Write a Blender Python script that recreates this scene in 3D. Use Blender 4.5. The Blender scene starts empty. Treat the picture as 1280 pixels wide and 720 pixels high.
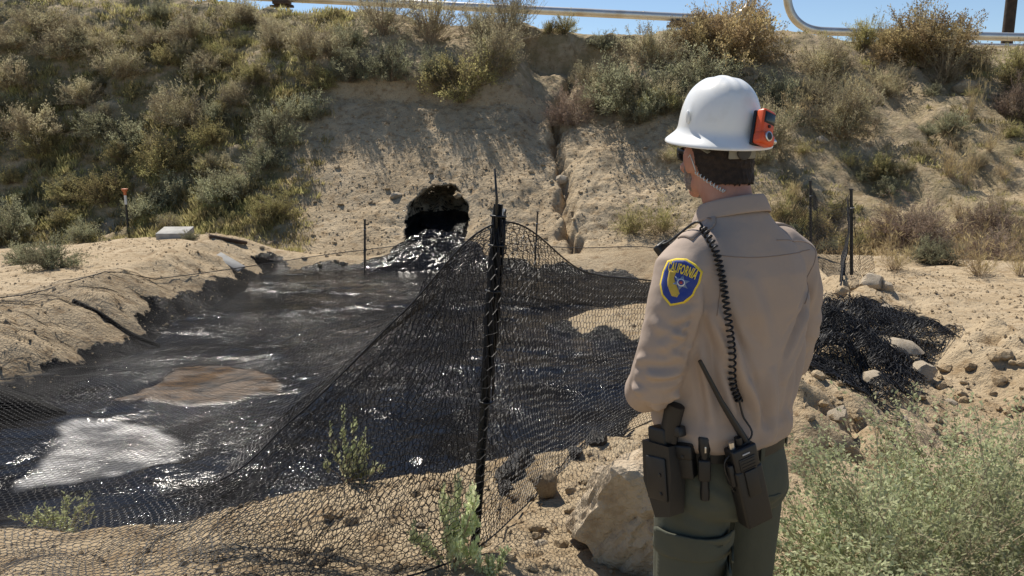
import bpy, bmesh, math, random
import numpy as np
from mathutils import Vector, Matrix, Euler
from mathutils.bvhtree import BVHTree
S = bpy.context.scene
COL = S.collection
R = math.radians
PI = math.pi

# ---------------------------------------------------------------- camera, sky, sun, exposure
PITCH = R(10.8); CAMZ = 1.75; FPX = 1000.0
cam = bpy.data.cameras.new('camera'); camo = bpy.data.objects.new('camera', cam); COL.objects.link(camo)
cam.sensor_width = 36; cam.lens = 36*FPX/1280; cam.clip_end = 3000; cam.clip_start = .05
camo.location = (0, 0, CAMZ); camo.rotation_euler = (PI/2-PITCH, 0, 0)
S.camera = camo
SUN_AZ = R(-27); SUN_EL = R(53)          # azimuth from +Y, clockwise
W = bpy.data.worlds.new('World'); S.world = W; W.use_nodes = True
nt = W.node_tree; bg = nt.nodes['Background']
sky = nt.nodes.new('ShaderNodeTexSky'); sky.sky_type = 'NISHITA'; sky.sun_disc = False
sky.sun_elevation = SUN_EL; sky.sun_rotation = SUN_AZ; sky.altitude = 1500
sky.air_density = 1.0; sky.dust_density = .1; sky.ozone_density = 2.0
nt.links.new(sky.outputs[0], bg.inputs[0]); bg.inputs[1].default_value = .076
sl = bpy.data.lights.new('sun', 'SUN'); slo = bpy.data.objects.new('sun', sl); COL.objects.link(slo)
sl.energy = 4.2; sl.angle = R(.53); sl.color = (1, .93, .82)
sd = Vector((math.sin(SUN_AZ)*math.cos(SUN_EL), math.cos(SUN_AZ)*math.cos(SUN_EL), math.sin(SUN_EL)))
slo.rotation_euler = (-sd).to_track_quat('-Z', 'Y').to_euler(); slo.location = (0, 0, 30)
vs = S.view_settings; vs.view_transform = 'Standard'; vs.look = 'None'; vs.gamma = 1; vs.exposure = .60
vs.use_curve_mapping = False
S.render.resolution_x = 1024; S.render.resolution_y = 576

# ---------------------------------------------------------------- helpers
def at(px, py, Y=None, Z=None):
    a = (px-640)/FPX; b = -(py-360)/FPX
    d = Vector((a, math.cos(PITCH)+b*math.sin(PITCH), -math.sin(PITCH)+b*math.cos(PITCH)))
    t = Y/d.y if Y is not None else (Z-CAMZ)/d.z
    return Vector((0, 0, CAMZ))+d*t

def _hash(ix, iy, seed):
    h = (ix.astype(np.int64)*374761393 + iy.astype(np.int64)*668265263 + seed*974634777) & 0xffffffff
    h = ((h ^ (h >> 13))*1274126177) & 0xffffffff
    h = (h ^ (h >> 16)) & 0xffffffff
    return h/4294967295.0
def vn(x, y, seed=0):
    x = np.asarray(x, float); y = np.asarray(y, float)
    ix = np.floor(x); iy = np.floor(y); fx = x-ix; fy = y-iy
    fx = fx*fx*fx*(fx*(fx*6-15)+10); fy = fy*fy*fy*(fy*(fy*6-15)+10)
    a = _hash(ix, iy, seed); b = _hash(ix+1, iy, seed); c = _hash(ix, iy+1, seed); d = _hash(ix+1, iy+1, seed)
    return (a*(1-fx)+b*fx)*(1-fy)+(c*(1-fx)+d*fx)*fy-.5
def fbm(x, y, o=4, seed=0, g=.5):
    s = 0; a = 1
    for i in range(o):
        s = s+a*vn(x*2**i+17.3*i, y*2**i-9.1*i, seed+i*7); a *= g
    return s
def clods(x, y, size, seed=0):
    """worley lumps: 0 in the joints, 1 on top of a lump"""
    x = np.asarray(x, float)/size; y = np.asarray(y, float)/size
    ix = np.floor(x); iy = np.floor(y); best = np.full(x.shape, 9.)
    for i in (-1, 0, 1):
        for j in (-1, 0, 1):
            cx = ix+i; cy = iy+j
            px = cx+.15+.7*_hash(cx, cy, seed); py = cy+.15+.7*_hash(cx, cy, seed+5)
            r = .6+.8*_hash(cx, cy, seed+9)
            best = np.minimum(best, ((x-px)**2+(y-py)**2)/r**2)
    return np.clip(1-best*1.6, 0, 1)**.5
def ss(a, b, x):
    t = np.clip((np.asarray(x, float)-a)/(b-a), 0, 1); return t*t*(3-2*t)
def smin(a, b, k):
    h = np.clip(.5+.5*(b-a)/k, 0, 1); return b*(1-h)+a*h-k*h*(1-h)
def segd(x, y, pts):
    best = np.full(np.shape(x), 1e9)
    for (ax, ay), (bx, by) in zip(pts[:-1], pts[1:]):
        dx = bx-ax; dy = by-ay; t = np.clip(((x-ax)*dx+(y-ay)*dy)/(dx*dx+dy*dy+1e-12), 0, 1)
        best = np.minimum(best, np.hypot(x-ax-t*dx, y-ay-t*dy))
    return best
def inside(x, y, poly):
    r = np.zeros(np.shape(x), bool); n = len(poly)
    for i in range(n):
        ax, ay = poly[i]; bx, by = poly[(i+1) % n]
        if ay == by: continue
        c = ((ay > y) != (by > y)) & (x < (bx-ax)*(y-ay)/(by-ay)+ax)
        r ^= c
    return r

def pydata(name, v, f, smooth=True):
    v = np.asarray(v, np.float32); m = bpy.data.meshes.new(name)
    f = np.asarray(f, np.int32)
    m.vertices.add(len(v)); m.vertices.foreach_set('co', v.ravel())
    k = f.shape[1]
    m.loops.add(f.size); m.loops.foreach_set('vertex_index', f.ravel())
    m.polygons.add(len(f)); m.polygons.foreach_set('loop_start', np.arange(0, f.size, k, dtype=np.int32))
    m.update(calc_edges=True)
    m.polygons.foreach_set('use_smooth', np.full(len(f), smooth)); m.update()
    return m
def attr(m, name, vals):
    a = m.attributes.new(name, 'FLOAT', 'POINT'); a.data.foreach_set('value', np.asarray(vals, np.float32).ravel())
def obj(name, mesh, mat=None, parent=None, **kw):
    o = bpy.data.objects.new(name, mesh); COL.objects.link(o)
    if mat is not None and mesh is not None:
        if not mesh.materials: mesh.materials.append(mat)
    if parent is not None: o.parent = parent
    for k, val in kw.items(): o[k] = val
    return o
def thing(name, label, cat, loc=(0, 0, 0), rot=(0, 0, 0), group=None):
    o = bpy.data.objects.new(name, None); COL.objects.link(o); o.location = loc; o.rotation_euler = rot
    o.empty_display_size = .1
    tag(o, label, cat, group); return o
def tag(o, label, cat, group=None):
    o['label'] = label; o['category'] = cat
    if group: o['group'] = group
    return o

class MB:
    """collects pieces into one mesh"""
    def __init__(s): s.bm = bmesh.new()
    def box(s, c, size, rot=None, bevel=0, seg=2):
        M = Matrix.Translation(c) @ (rot.to_4x4() if rot else Matrix()) @ Matrix.Diagonal((size[0], size[1], size[2], 1))
        r = bmesh.ops.create_cube(s.bm, size=1, matrix=M)
        if bevel:
            es = list({e for v in r['verts'] for e in v.link_edges})
            bmesh.ops.bevel(s.bm, geom=es, offset=bevel, segments=seg, affect='EDGES', profile=.5)
        return s
    def tube(s, pts, rad, n=8, cap=True, up=None):
        pts = [Vector(p) for p in pts]; k = len(pts)
        rads = list(rad) if hasattr(rad, '__len__') else [rad]*k
        rings = []; ref = Vector(up) if up else None
        for i, p in enumerate(pts):
            t = (pts[min(i+1, k-1)]-pts[max(i-1, 0)])
            t = t.normalized() if t.length > 1e-9 else Vector((0, 0, 1))
            if ref is None: ref = Vector((1, 0, 0)) if abs(t.x) < .8 else Vector((0, 1, 0))
            u = (ref-t*ref.dot(t)).normalized(); w = t.cross(u); ref = u
            r = rads[i]; rx, ry = r if hasattr(r, '__len__') else (r, r)
            rings.append([s.bm.verts.new(p+u*(math.cos(2*PI*j/n)*rx)+w*(math.sin(2*PI*j/n)*ry)) for j in range(n)])
        for a, b in zip(rings[:-1], rings[1:]):
            for j in range(n): s.bm.faces.new((a[j], a[(j+1) % n], b[(j+1) % n], b[j]))
        if cap:
            s.bm.faces.new(rings[0][::-1]); s.bm.faces.new(rings[-1])
        return s
    def lathe(s, prof, n=24, M=None):
        rings = []
        for r, z in prof:
            rings.append([s.bm.verts.new((r*math.cos(2*PI*j/n), r*math.sin(2*PI*j/n), z)) for j in range(n)])
        if M:
            for ring in rings:
                for v in ring: v.co = M @ v.co
        for a, b in zip(rings[:-1], rings[1:]):
            for j in range(n): s.bm.faces.new((a[j], a[(j+1) % n], b[(j+1) % n], b[j]))
        if prof[0][0] > 1e-6: s.bm.faces.new(rings[0][::-1])
        if prof[-1][0] > 1e-6: s.bm.faces.new(rings[-1])
        return s
    def ell(s, c, r, rot=None, u=16, v=10):
        M = Matrix.Translation(c) @ (rot.to_4x4() if rot else Matrix()) @ Matrix.Diagonal((r[0], r[1], r[2], 1))
        bmesh.ops.create_uvsphere(s.bm, u_segments=u, v_segments=v, radius=1, matrix=M); return s
    def rings(s, rs, n=28, cap=True):
        """rs: list of (cx,cy,z,rx,ry[,power]) horizontal super-ellipses"""
        out = []
        for q in rs:
            cx, cy, z, rx, ry = q[:5]; p = q[5] if len(q) > 5 else 2.
            ring = []
            for j in range(n):
                a = 2*PI*j/n; c = math.cos(a); d = math.sin(a)
                ring.append(s.bm.verts.new((cx+rx*math.copysign(abs(c)**(2/p), c), cy+ry*math.copysign(abs(d)**(2/p), d), z)))
            out.append(ring)
        for a, b in zip(out[:-1], out[1:]):
            for j in range(n): s.bm.faces.new((a[j], a[(j+1) % n], b[(j+1) % n], b[j]))
        if cap: s.bm.faces.new(out[0][::-1]); s.bm.faces.new(out[-1])
        return s
    def prism(s, poly, h, M=None):
        """poly in xy extruded by h along z, transformed by M"""
        M = M or Matrix()
        a = [s.bm.verts.new(M @ Vector((p[0], p[1], 0))) for p in poly]
        b = [s.bm.verts.new(M @ Vector((p[0], p[1], h))) for p in poly]
        n = len(poly)
        for j in range(n): s.bm.faces.new((a[j], a[(j+1) % n], b[(j+1) % n], b[j]))
        s.bm.faces.new(a[::-1]); s.bm.faces.new(b); return s
    def mesh(s, name, smooth=True, fix=True):
        if fix: bmesh.ops.recalc_face_normals(s.bm, faces=s.bm.faces)
        m = bpy.data.meshes.new(name); s.bm.to_mesh(m); s.bm.free()
        if smooth is True:
            m.polygons.foreach_set('use_smooth', np.full(len(m.polygons), True))
        elif smooth:
            m.polygons.foreach_set('use_smooth', np.full(len(m.polygons), True)); m.set_sharp_from_angle(angle=R(smooth))
        return m
    def build(s, name, mat, parent=None, smooth=True, **kw):
        return obj(name, s.mesh(name, smooth), mat, parent, **kw)

def remesh(mesh, vox, it=2):
    o = bpy.data.objects.new('tmp', mesh); COL.objects.link(o)
    md = o.modifiers.new('r', 'REMESH'); md.mode = 'VOXEL'; md.voxel_size = vox; md.use_smooth_shade = True
    dg = bpy.context.evaluated_depsgraph_get(); dg.update()
    m = bpy.data.meshes.new_from_object(o.evaluated_get(dg)); bpy.data.objects.remove(o)
    smooth_mesh(m, it)
    m.polygons.foreach_set('use_smooth', np.full(len(m.polygons), True)); return m
def getco(m):
    c = np.empty(len(m.vertices)*3, np.float32); m.vertices.foreach_get('co', c); return c.reshape(-1, 3).astype(float)
def getno(m):
    c = np.empty(len(m.vertices)*3, np.float32); m.vertices.foreach_get('normal', c); return c.reshape(-1, 3).astype(float)
def setco(m, c):
    m.vertices.foreach_set('co', np.asarray(c, np.float32).ravel()); m.update()
def smooth_mesh(m, it, lam=.5):
    e = np.empty(len(m.edges)*2, np.int32); m.edges.foreach_get('vertices', e); e = e.reshape(-1, 2)
    c = getco(m); n = len(c); deg = np.bincount(e.ravel(), minlength=n)[:, None]+1e-9
    for _ in range(it):
        a = np.zeros_like(c)
        for k in range(3):
            a[:, k] = np.bincount(e[:, 0], c[e[:, 1], k], n)+np.bincount(e[:, 1], c[e[:, 0], k], n)
        c = c*(1-lam)+lam*a/deg
    setco(m, c)

# ---------------------------------------------------------------- materials
def mat(name, col=(.5, .5, .5), rough=.6, metal=0, spec=.5, noise=None, bump=None, coat=0):
    """noise=(scale, colour2, detail[, lo, hi]); bump=(scale, strength, distance[, detail])"""
    m = bpy.data.materials.new(name); m.use_nodes = True; n = m.node_tree.nodes; l = m.node_tree.links
    p = n['Principled BSDF']
    p.inputs['Base Color'].default_value = (*col, 1); p.inputs['Roughness'].default_value = rough
    p.inputs['Metallic'].default_value = metal; p.inputs['Specular IOR Level'].default_value = spec
    p.inputs['Coat Weight'].default_value = coat
    tc = n.new('ShaderNodeTexCoord')
    if noise:
        t = n.new('ShaderNodeTexNoise'); t.inputs['Scale'].default_value = noise[0]; t.inputs['Detail'].default_value = noise[2]
        l.new(tc.outputs['Object'], t.inputs['Vector'])
        r = n.new('ShaderNodeMapRange'); r.inputs[1].default_value = noise[3] if len(noise) > 3 else .35; r.inputs[2].default_value = noise[4] if len(noise) > 4 else .65
        l.new(t.outputs[0], r.inputs[0])
        mx = n.new('ShaderNodeMix'); mx.data_type = 'RGBA'; mx.inputs[6].default_value = (*col, 1); mx.inputs[7].default_value = (*noise[1], 1)
        l.new(r.outputs[0], mx.inputs[0]); l.new(mx.outputs[2], p.inputs['Base Color'])
    if bump:
        t = n.new('ShaderNodeTexNoise'); t.inputs['Scale'].default_value = bump[0]; t.inputs['Detail'].default_value = bump[3] if len(bump) > 3 else 6
        l.new(tc.outputs['Object'], t.inputs['Vector'])
        b = n.new('ShaderNodeBump'); b.inputs['Strength'].default_value = bump[1]; b.inputs['Distance'].default_value = bump[2]
        l.new(t.outputs[0], b.inputs['Height']); l.new(b.outputs[0], p.inputs['Normal'])
    return m
def nodes(m): return m.node_tree.nodes, m.node_tree.links

def leaf_mat(name, c1, c2, trans=.35):
    m = bpy.data.materials.new(name); m.use_nodes = True; n, l = nodes(m)
    n.remove(n['Principled BSDF']); out = n['Material Output']
    d = n.new('ShaderNodeBsdfDiffuse'); t = n.new('ShaderNodeBsdfTranslucent'); mx = n.new('ShaderNodeMixShader')
    g = n.new('ShaderNodeNewGeometry'); r = n.new('ShaderNodeMix'); r.data_type = 'RGBA'
    oi = n.new('ShaderNodeObjectInfo'); hs = n.new('ShaderNodeHueSaturation')
    r.inputs[6].default_value = (*c1, 1); r.inputs[7].default_value = (*c2, 1)
    l.new(g.outputs['Random Per Island'], r.inputs[0])
    mr = n.new('ShaderNodeMapRange'); mr.inputs[3].default_value = .75; mr.inputs[4].default_value = 1.25
    l.new(oi.outputs['Random'], mr.inputs[0])
    nz = n.new('ShaderNodeTexNoise'); nz.inputs['Scale'].default_value = 1.7; nz.inputs['Detail'].default_value = 3; l.new(g.outputs['Position'], nz.inputs['Vector'])
    m2 = n.new('ShaderNodeMapRange'); m2.inputs[1].default_value = .35; m2.inputs[2].default_value = .65; m2.inputs[3].default_value = .6; m2.inputs[4].default_value = 1.35; l.new(nz.outputs[0], m2.inputs[0])
    mm = n.new('ShaderNodeMath'); mm.operation = 'MULTIPLY'; l.new(mr.outputs[0], mm.inputs[0]); l.new(m2.outputs[0], mm.inputs[1]); l.new(mm.outputs[0], hs.inputs['Value'])
    m3 = n.new('ShaderNodeMapRange'); m3.inputs[1].default_value = .35; m3.inputs[2].default_value = .65; m3.inputs[3].default_value = .485; m3.inputs[4].default_value = .515; l.new(nz.outputs[0], m3.inputs[0]); l.new(m3.outputs[0], hs.inputs['Hue'])
    l.new(r.outputs[2], hs.inputs['Color'])
    l.new(hs.outputs[0], d.inputs[0]); l.new(hs.outputs[0], t.inputs[0])
    mx.inputs[0].default_value = trans; l.new(d.outputs[0], mx.inputs[1]); l.new(t.outputs[0], mx.inputs[2]); l.new(mx.outputs[0], out.inputs[0])
    return m

M = {}
M['black_plastic'] = mat('black_plastic', (.009, .009, .010), .45, bump=(400, .15, .001))
M['black_leather'] = mat('black_leather', (.009, .0085, .008), .5, bump=(180, .3, .0015))
M['net'] = mat('net', (.014, .014, .016), .55, spec=.25)
M['post'] = mat('post', (.012, .013, .014), .5, noise=(20, (.03, .025, .02), 6, .5, .75), bump=(60, .3, .002))
M['far_post'] = mat('far_post', (.05, .045, .04), .6, noise=(15, (.14, .09, .05), 4))
M['tie'] = mat('tie', (.45, .46, .47), .4)
M['silver'] = mat('silver', (.6, .6, .6), .3, 1)
M['pipe'] = mat('pipe', (.72, .70, .66), .38, .75, noise=(1.5, (.55, .47, .36), 6, .45, .7), bump=(3, .1, .02))
M['rust'] = mat('rust', (.10, .06, .035), .8, noise=(12, (.05, .03, .02), 6))
M['wood'] = mat('wood', (.055, .035, .022), .85, noise=(6, (.03, .02, .013), 6), bump=(20, .5, .02))
M['concrete'] = mat('concrete', (.42, .41, .38), .85, noise=(6, (.3, .29, .27), 8), bump=(40, .4, .006))
M['orange_plastic'] = mat('orange_plastic', (.75, .10, .02), .38, noise=(30, (.62, .08, .018), 3))
M['faded_orange'] = mat('faded_orange', (.50, .15, .06), .6)
M['white_band'] = mat('white_band', (.7, .7, .68), .5)
M['stone'] = mat('stone', (.40, .315, .205), .92, noise=(9, (.27, .20, .125), 8, .38, .68), bump=(38, .75, .02, 10))
M['boulder'] = mat('boulder', (.50, .405, .285), .92, noise=(5, (.36, .275, .18), 10, .42, .66), bump=(22, .8, .03, 12))
M['pale_stone'] = mat('pale_stone', (.50, .43, .33), .92, noise=(14, (.36, .29, .20), 8), bump=(60, .6, .012, 8))
M['oily_stone'] = mat('oily_stone', (.02, .018, .016), .35, noise=(8, (.10, .075, .05), 6, .5, .7), bump=(30, .6, .02))
M['hat'] = mat('hat', (.80, .81, .80), .32, noise=(16, (.68, .67, .63), 8, .52, .78), coat=.1, bump=(30, .05, .002))
M['strap'] = mat('strap', (.05, .05, .05), .7)
M['strap_pale'] = mat('strap_pale', (.24, .23, .19), .7)
M['screen'] = mat('screen', (.02, .028, .035), .12)
M['skin'] = mat('skin', (.46, .235, .16), .55, noise=(25, (.40, .18, .12), 5), bump=(220, .15, .001))
M['skin'].node_tree.nodes['Principled BSDF'].inputs['Subsurface Weight'].default_value = .12
M['skin'].node_tree.nodes['Principled BSDF'].inputs['Subsurface Radius'].default_value = (.01, .004, .002)
M['hair'] = mat('hair', (.016, .010, .007), .6, spec=.25, noise=(90, (.035, .022, .015), 4), bump=(260, .6, .003, 4))
M['beard'] = mat('beard', (.24, .20, .17), .8, noise=(180, (.13, .10, .085), 4), bump=(300, .8, .002))
M['shirt'] = mat('shirt', (.39, .308, .25), .85, noise=(3.5, (.365, .286, .23), 5), bump=(38, .35, .004, 8))
M['thread'] = mat('thread', (.26, .19, .145), .9)
M['trouser'] = mat('trouser', (.080, .084, .058), .85, noise=(4, (.066, .069, .047), 5), bump=(30, .4, .006, 8))
M['boot'] = mat('boot', (.02, .014, .01), .6)
M['blue'] = mat('patch_blue', (.025, .05, .25), .8, bump=(500, .3, .001))
M['yellow'] = mat('patch_yellow', (.80, .60, .05), .8, bump=(500, .3, .001))
M['gold'] = mat('patch_gold', (.50, .36, .06), .8, bump=(500, .3, .001))
M['star'] = mat('patch_star', (.16, .22, .36), .7)
M['white'] = mat('white_thread', (.7, .7, .72), .8)
M['red'] = mat('red_thread', (.35, .05, .05), .8)
M['clear'] = mat('clear_tube', (.55, .56, .55), .15)
M['teal_tag'] = mat('teal_tag', (.40, .58, .62), .4)
M['eye'] = mat('eye', (.7, .68, .65), .2)
M['stem'] = mat('stem', (.20, .15, .10), .9)
M['dry_stem'] = mat('dry_stem', (.36, .28, .19), .9)
M['oil_boom'] = mat('oil_boom', (.006, .006, .006), .75, spec=.1, bump=(30, .6, .02))  # plain matte black for the two unidentified dark bands
LEAF = {
 'sage': leaf_mat('leaf_sage', (.27, .275, .165), (.41, .40, .265), .5),
 'olive': leaf_mat('leaf_olive', (.31, .28, .12), (.46, .40, .20), .5),
 'tan': leaf_mat('leaf_tan', (.36, .32, .195), (.53, .47, .31), .5),
 'rust': leaf_mat('leaf_rust', (.36, .275, .14), (.48, .375, .205), .5),
 'purple': leaf_mat('leaf_purple', (.24, .175, .135), (.35, .27, .22), .45),
 'salt': leaf_mat('leaf_saltbush', (.38, .425, .22), (.60, .61, .385), .45),
 'grass': leaf_mat('leaf_grass', (.215, .20, .085), (.45, .385, .19), .5),
 'straw': leaf_mat('leaf_straw', (.42, .33, .17), (.54, .43, .25), .5),
}
# ---------------------------------------------------------------- terrain
POOL_Z = -1.0
POOL = [(-4.8,16.2),(-4.85,12),(-4.95,8.3),(-5.4,7),(-6.2,4.9),(-3.6,4.7),(-2.2,4.75),(-1.3,5.05),(-.4,5.5),(.45,6.3),(1.15,7.6),(1.75,9.0),(1.75,10.1),(.42,11.45),
        (1.3,12.4),(2.3,13.3),(2.3,15.2),(.4,16.2),(-1.2,16.5),(-3.2,16.4)]
def I(x, xs, ys): return np.interp(x, xs, ys)
def yfoot(x): return I(x, [-30,-12,-7,-4,-1.5,1,3,6,10,20,40], [20,19,18.1,17.2,17,16.9,16.4,15.4,14.4,13.6,13])
def zfoot(x): return I(x, [-30,-12,-7,-4,-1.5,1,3,6,10,20], [-1.4,-1.1,-.6,-.8,-.8,-.75,-.55,-.5,-.5,-.45])
def ycrest(x): return I(x, [-30,-16,-9,-5,0,3.6,8.5,17,40], [28,27.5,26.8,26.2,25.6,25.4,25.6,26,26])
def zcrest(x): return I(x, [-30,-17,-9.5,-5.6,0,3.6,8.5,12,17,40], [7.5,6.8,5.95,5.5,4.95,4.80,4.60,4.55,4.42,4.3])
GULLY = []
def hill(x, y):
    yf = yfoot(x); yc = ycrest(x); zf = zfoot(x); zc = zcrest(x)+.25*fbm(x*.5, y*0, 3, 91)
    t = np.clip((y-yf)/(yc-yf), 0, 1)
    p = .45*t+.55*ss(0, 1, t)
    z = zf+(zc-zf)*p
    up = ss(0, .12, t)*(1-ss(.97, 1.06, (y-yf)/(yc-yf)))
    # slump scar below the crest: vertical headwall then scree
    w = ss(.0, .7, x)*(1-ss(3.2, 3.9, x))
    wob = .25*fbm(x*1.3, x*0+3, 3, 21)
    dd = yc-.25+wob-y
    z = z-np.where(dd > 0, 1.25*w*np.exp(-np.clip(dd, 0, 20)/2.6)*np.clip(dd/.12, 0, 1), 0)
    # lip above the bare cut face
    w2 = ss(-6.2, -4.6, x)*(1-ss(.6, 1.4, x)); lip = yf+5.6+.35*fbm(x*.8, x*0+1, 4, 22)
    d2 = lip-y
    z = z-np.where(d2 > 0, .45*w2*np.exp(-np.clip(d2, 0, 20)/2.4)*np.clip(d2/.25, 0, 1), 0)
    bare = w2*(1-ss(-.3, .5, -d2))
    # hummocks and rills
    rough = .5+.5*(1-bare)
    lv_ = ss(-4.5, -5.8, x); z = z+up*rough*((.34+.12*lv_)*fbm(x*.55, y*.55, 3, 3)+(.13+.13*lv_)*fbm(x*2.1, y*2.1, 3, 4)+.045*fbm(x*7, y*7, 3, 5))
    rt = ss(3.5, 6, x)
    rill = np.abs(vn(x*1.1+.35*y+.7*vn(x*.6, y*.5, 61), y*.16, 62))*2
    z = z-up*rt*.38*(1-ss(0, .42, rill))
    z = z+up*(.05*clods(x, y, .34, 40)*ss(-.15, .1, fbm(x*.7, y*.7, 2, 41))+.025*clods(x, y, .15, 44))
    return np.where(y > yc, z-.035*(y-yc), z)
def pool_d(x, y):
    d = segd(x, y, POOL+[POOL[0]]); return np.where(inside(x, y, POOL), -d, d)
def H(x, y, gully=True):
    x = np.asarray(x, float); y = np.asarray(y, float)
    d = pool_d(x, y)
    d = d+.16*fbm(x*1.6, y*1.6, 3, 11)*ss(-1.5, .1, d)
    wl = ss(-4.2, -5.6, x)*ss(4.5, 7, y)
    Tl = -.36-.10*np.clip(-x-7, 0, 6)+.006*(y-10)
    Tr = -.055*np.clip(y-2.2, 0, 10)+.05*np.clip(x-3, 0, 3)
    T = wl*Tl+(1-wl)*Tr
    sl_ = .46+.28*(1-ss(6, 8, y))*(1-ss(-.2, 1., x))+.12*wl-.24*ss(.8, 2.2, x)*ss(7, 9.5, y)
    h = np.where(d > 0, smin(T, POOL_Z+sl_*d, .12), POOL_Z+np.maximum(d*.35, -.5))
    out = ss(0, .5, d)
    # rubble windrow and cut mound on the right
    d1 = segd(x, y, [(1.5,4.7),(2.3,5.8),(3.2,7.6),(4.4,10.2)])
    h = h+.10*np.exp(-(d1/.55)**2)*(1+1.0*fbm(x*1.7, y*1.7, 3, 15))
    d3 = segd(x, y, [(3.75,6.5),(3.75,5.7),(4.1,4.7),(5,4)])
    h = h+.26*np.exp(-(d3/.36)**4)*(1+1.1*fbm(x*2.2, y*2.2, 3, 16))
    # spoil bank under the fence in front
    d2 = segd(x, y, [(.35,3.9),(.9,4.5),(1.5,5.2)])
    h = h+.10*np.exp(-(d2/.45)**2)
    h = h+out*np.exp(-(d1/.75)**2)*(.24*clods(x, y, .40, 35)+.11*clods(x, y, .18, 36)-.07)+out*np.exp(-(d3/.5)**2)*(.12*clods(x, y, .30, 37)-.04)
    cl = (1-.75*ss(9, 12, y))*out
    lf = wl*(1-ss(1.1, 1.9, d)); rub = np.exp(-(d1/.9)**2)+np.exp(-(d2/.8)**2)+np.exp(-(d3/.6)**2)+.35+.8*lf
    rub = np.clip(rub, 0, 1.2)
    h = h+out*(.09*fbm(x*1.1, y*1.1, 3, 12)+.035*fbm(x*4.3, y*4.3, 3, 13))
    h = h+cl*rub*(.055*clods(x, y, .30, 30)*ss(-.15, .1, vn(x*1.3, y*1.3, 33))+.032*clods(x, y, .13, 31)+.014*clods(x, y, .06, 32))
    h = h+out*lf*(.08*fbm(x*2.2, y*2.2, 4, 17)+.08*clods(x, y, .30, 18)*ss(-.08, .12, vn(x*1.1, y*1.1, 19)))
    yf = yfoot(x)
    b = ss(-1.3, 0, y-yf)
    h = h*(1-b)+b*zfoot(x)
    z = np.where(y > yf, hill(x, y), h)
    if gully and GULLY:
        g = segd(x, y, GULLY)
        wv = .10+.12*vn(x*2, y*2.2, 71)
        g = np.abs(g+.10*fbm(x*5, y*5, 3, 72))
        z = z-(.55+.5*vn(x*1.5, y*1.5, 73))*np.exp(-(g/wv)**2)*ss(16.8, 17.6, y)
        z = z-.15*np.exp(-(g/.5)**2)*ss(19, 21, y)
    return z
def hit(px, py, lo=2.2, hi=60, n=1600):
    Y = np.exp(np.linspace(math.log(lo), math.log(hi), n))
    d = at(px, py, Y=1.)-Vector((0, 0, CAMZ))
    X = d.x*Y; Z = CAMZ+d.z*Y; h = H(X, Y)
    k = np.argmax(h > Z)
    if h[k] <= Z[k]: k = n-1
    return Vector((X[k], Y[k], h[k]))
GULLY = [(p.x, p.y) for p in [hit(a, b) for a, b in ((722,62),(720,80),(714,98),(700,118),(690,135),(699,152),(694,172),(702,190),(699,210),(708,228),(702,248),(713,266),(708,283),(720,300),(716,322))]]
CAVE = hit(545, 288)

def stretch(a, b, n, y0):    # log spacing
    return y0*np.exp(np.linspace(math.log(a/y0), math.log(b/y0), n))
NX = 620
ug = np.linspace(-1, 1, NX); xs = 1.9*np.sinh(ug*math.asinh(60/1.9))+.6*0
ya = np.linspace(0, 1, 330); yb = np.linspace(0, 1, 300)
# ground rows run from behind the camera to the hill foot, hill rows from there to the plateau
Xg, U = np.meshgrid(xs, ya)
near = np.concatenate([np.linspace(-6, 1.8, 26)[:-1], stretch(1.8, 17, 305, 1.8)])
n01 = (near+6)/23.
Yg = -6+np.interp(U, np.linspace(0, 1, len(n01)), n01)*(yfoot(Xg)+6)
Xh, V = np.meshgrid(xs, yb)
vv = np.where(V < .9, V/.9*1.08, 1.08+((V-.9)/.1)**3*30)
Yh = yfoot(Xh)+vv*(ycrest(Xh)-yfoot(Xh))
def grid_faces(r, c):
    i = np.arange(r*c).reshape(r, c)
    return np.stack([i[:-1, :-1], i[:-1, 1:], i[1:, 1:], i[1:, :-1]], -1).reshape(-1, 4)
def flow(x, y):
    """oil-covered ground: pool margin, the seep run below the cave and splashes"""
    d = pool_d(x, y)
    n = fbm(x*1.8, y*1.8, 4, 51)
    o = 1-ss(.10, .30, d+.35*n)
    lft = ss(-4.4, -4.9, x); o = np.maximum(o, (1-ss(.25, .5, d+.5*n))*lft)
    run = segd(x, y, [(CAVE.x, CAVE.y+.3), (CAVE.x, CAVE.y), (CAVE.x+.15, 16.2)])
    wd = np.interp(y, [15.5, 16.5, CAVE.y, CAVE.y+1], [1.5, 1.15, .75, .85])
    o = np.maximum(o, 1-ss(.75, 1.05, (run+.25*n)/wd))
    halo = np.hypot((x-CAVE.x)/1.05, (y-CAVE.y-.35)/1.0)
    o = np.maximum(o, .30*(1-ss(.9, 1.9, np.hypot((x-CAVE.x)/1.0, (y-CAVE.y-.6)/1.1))))
    return np.clip(o, 0, 1)
def vegmask(x, y):
    t = (y-yfoot(x))/(ycrest(x)-yfoot(x))
    n = .5*fbm(x*.5, y*.5, 3, 81)
    a = (1-ss(-5.8, -4.3, x+1.2*n+.9*t))*ss(-.02, .06, t)
    b = ss(3.2, 4.6, x+n)*ss(0, .1, t)*.55
    c = ss(.62, .74, t+.1*n)*.6
    return np.clip(np.maximum(np.maximum(a, b), c), 0, 1)

Zg = H(Xg, Yg); Zh = H(Xh, Yh)
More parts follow.
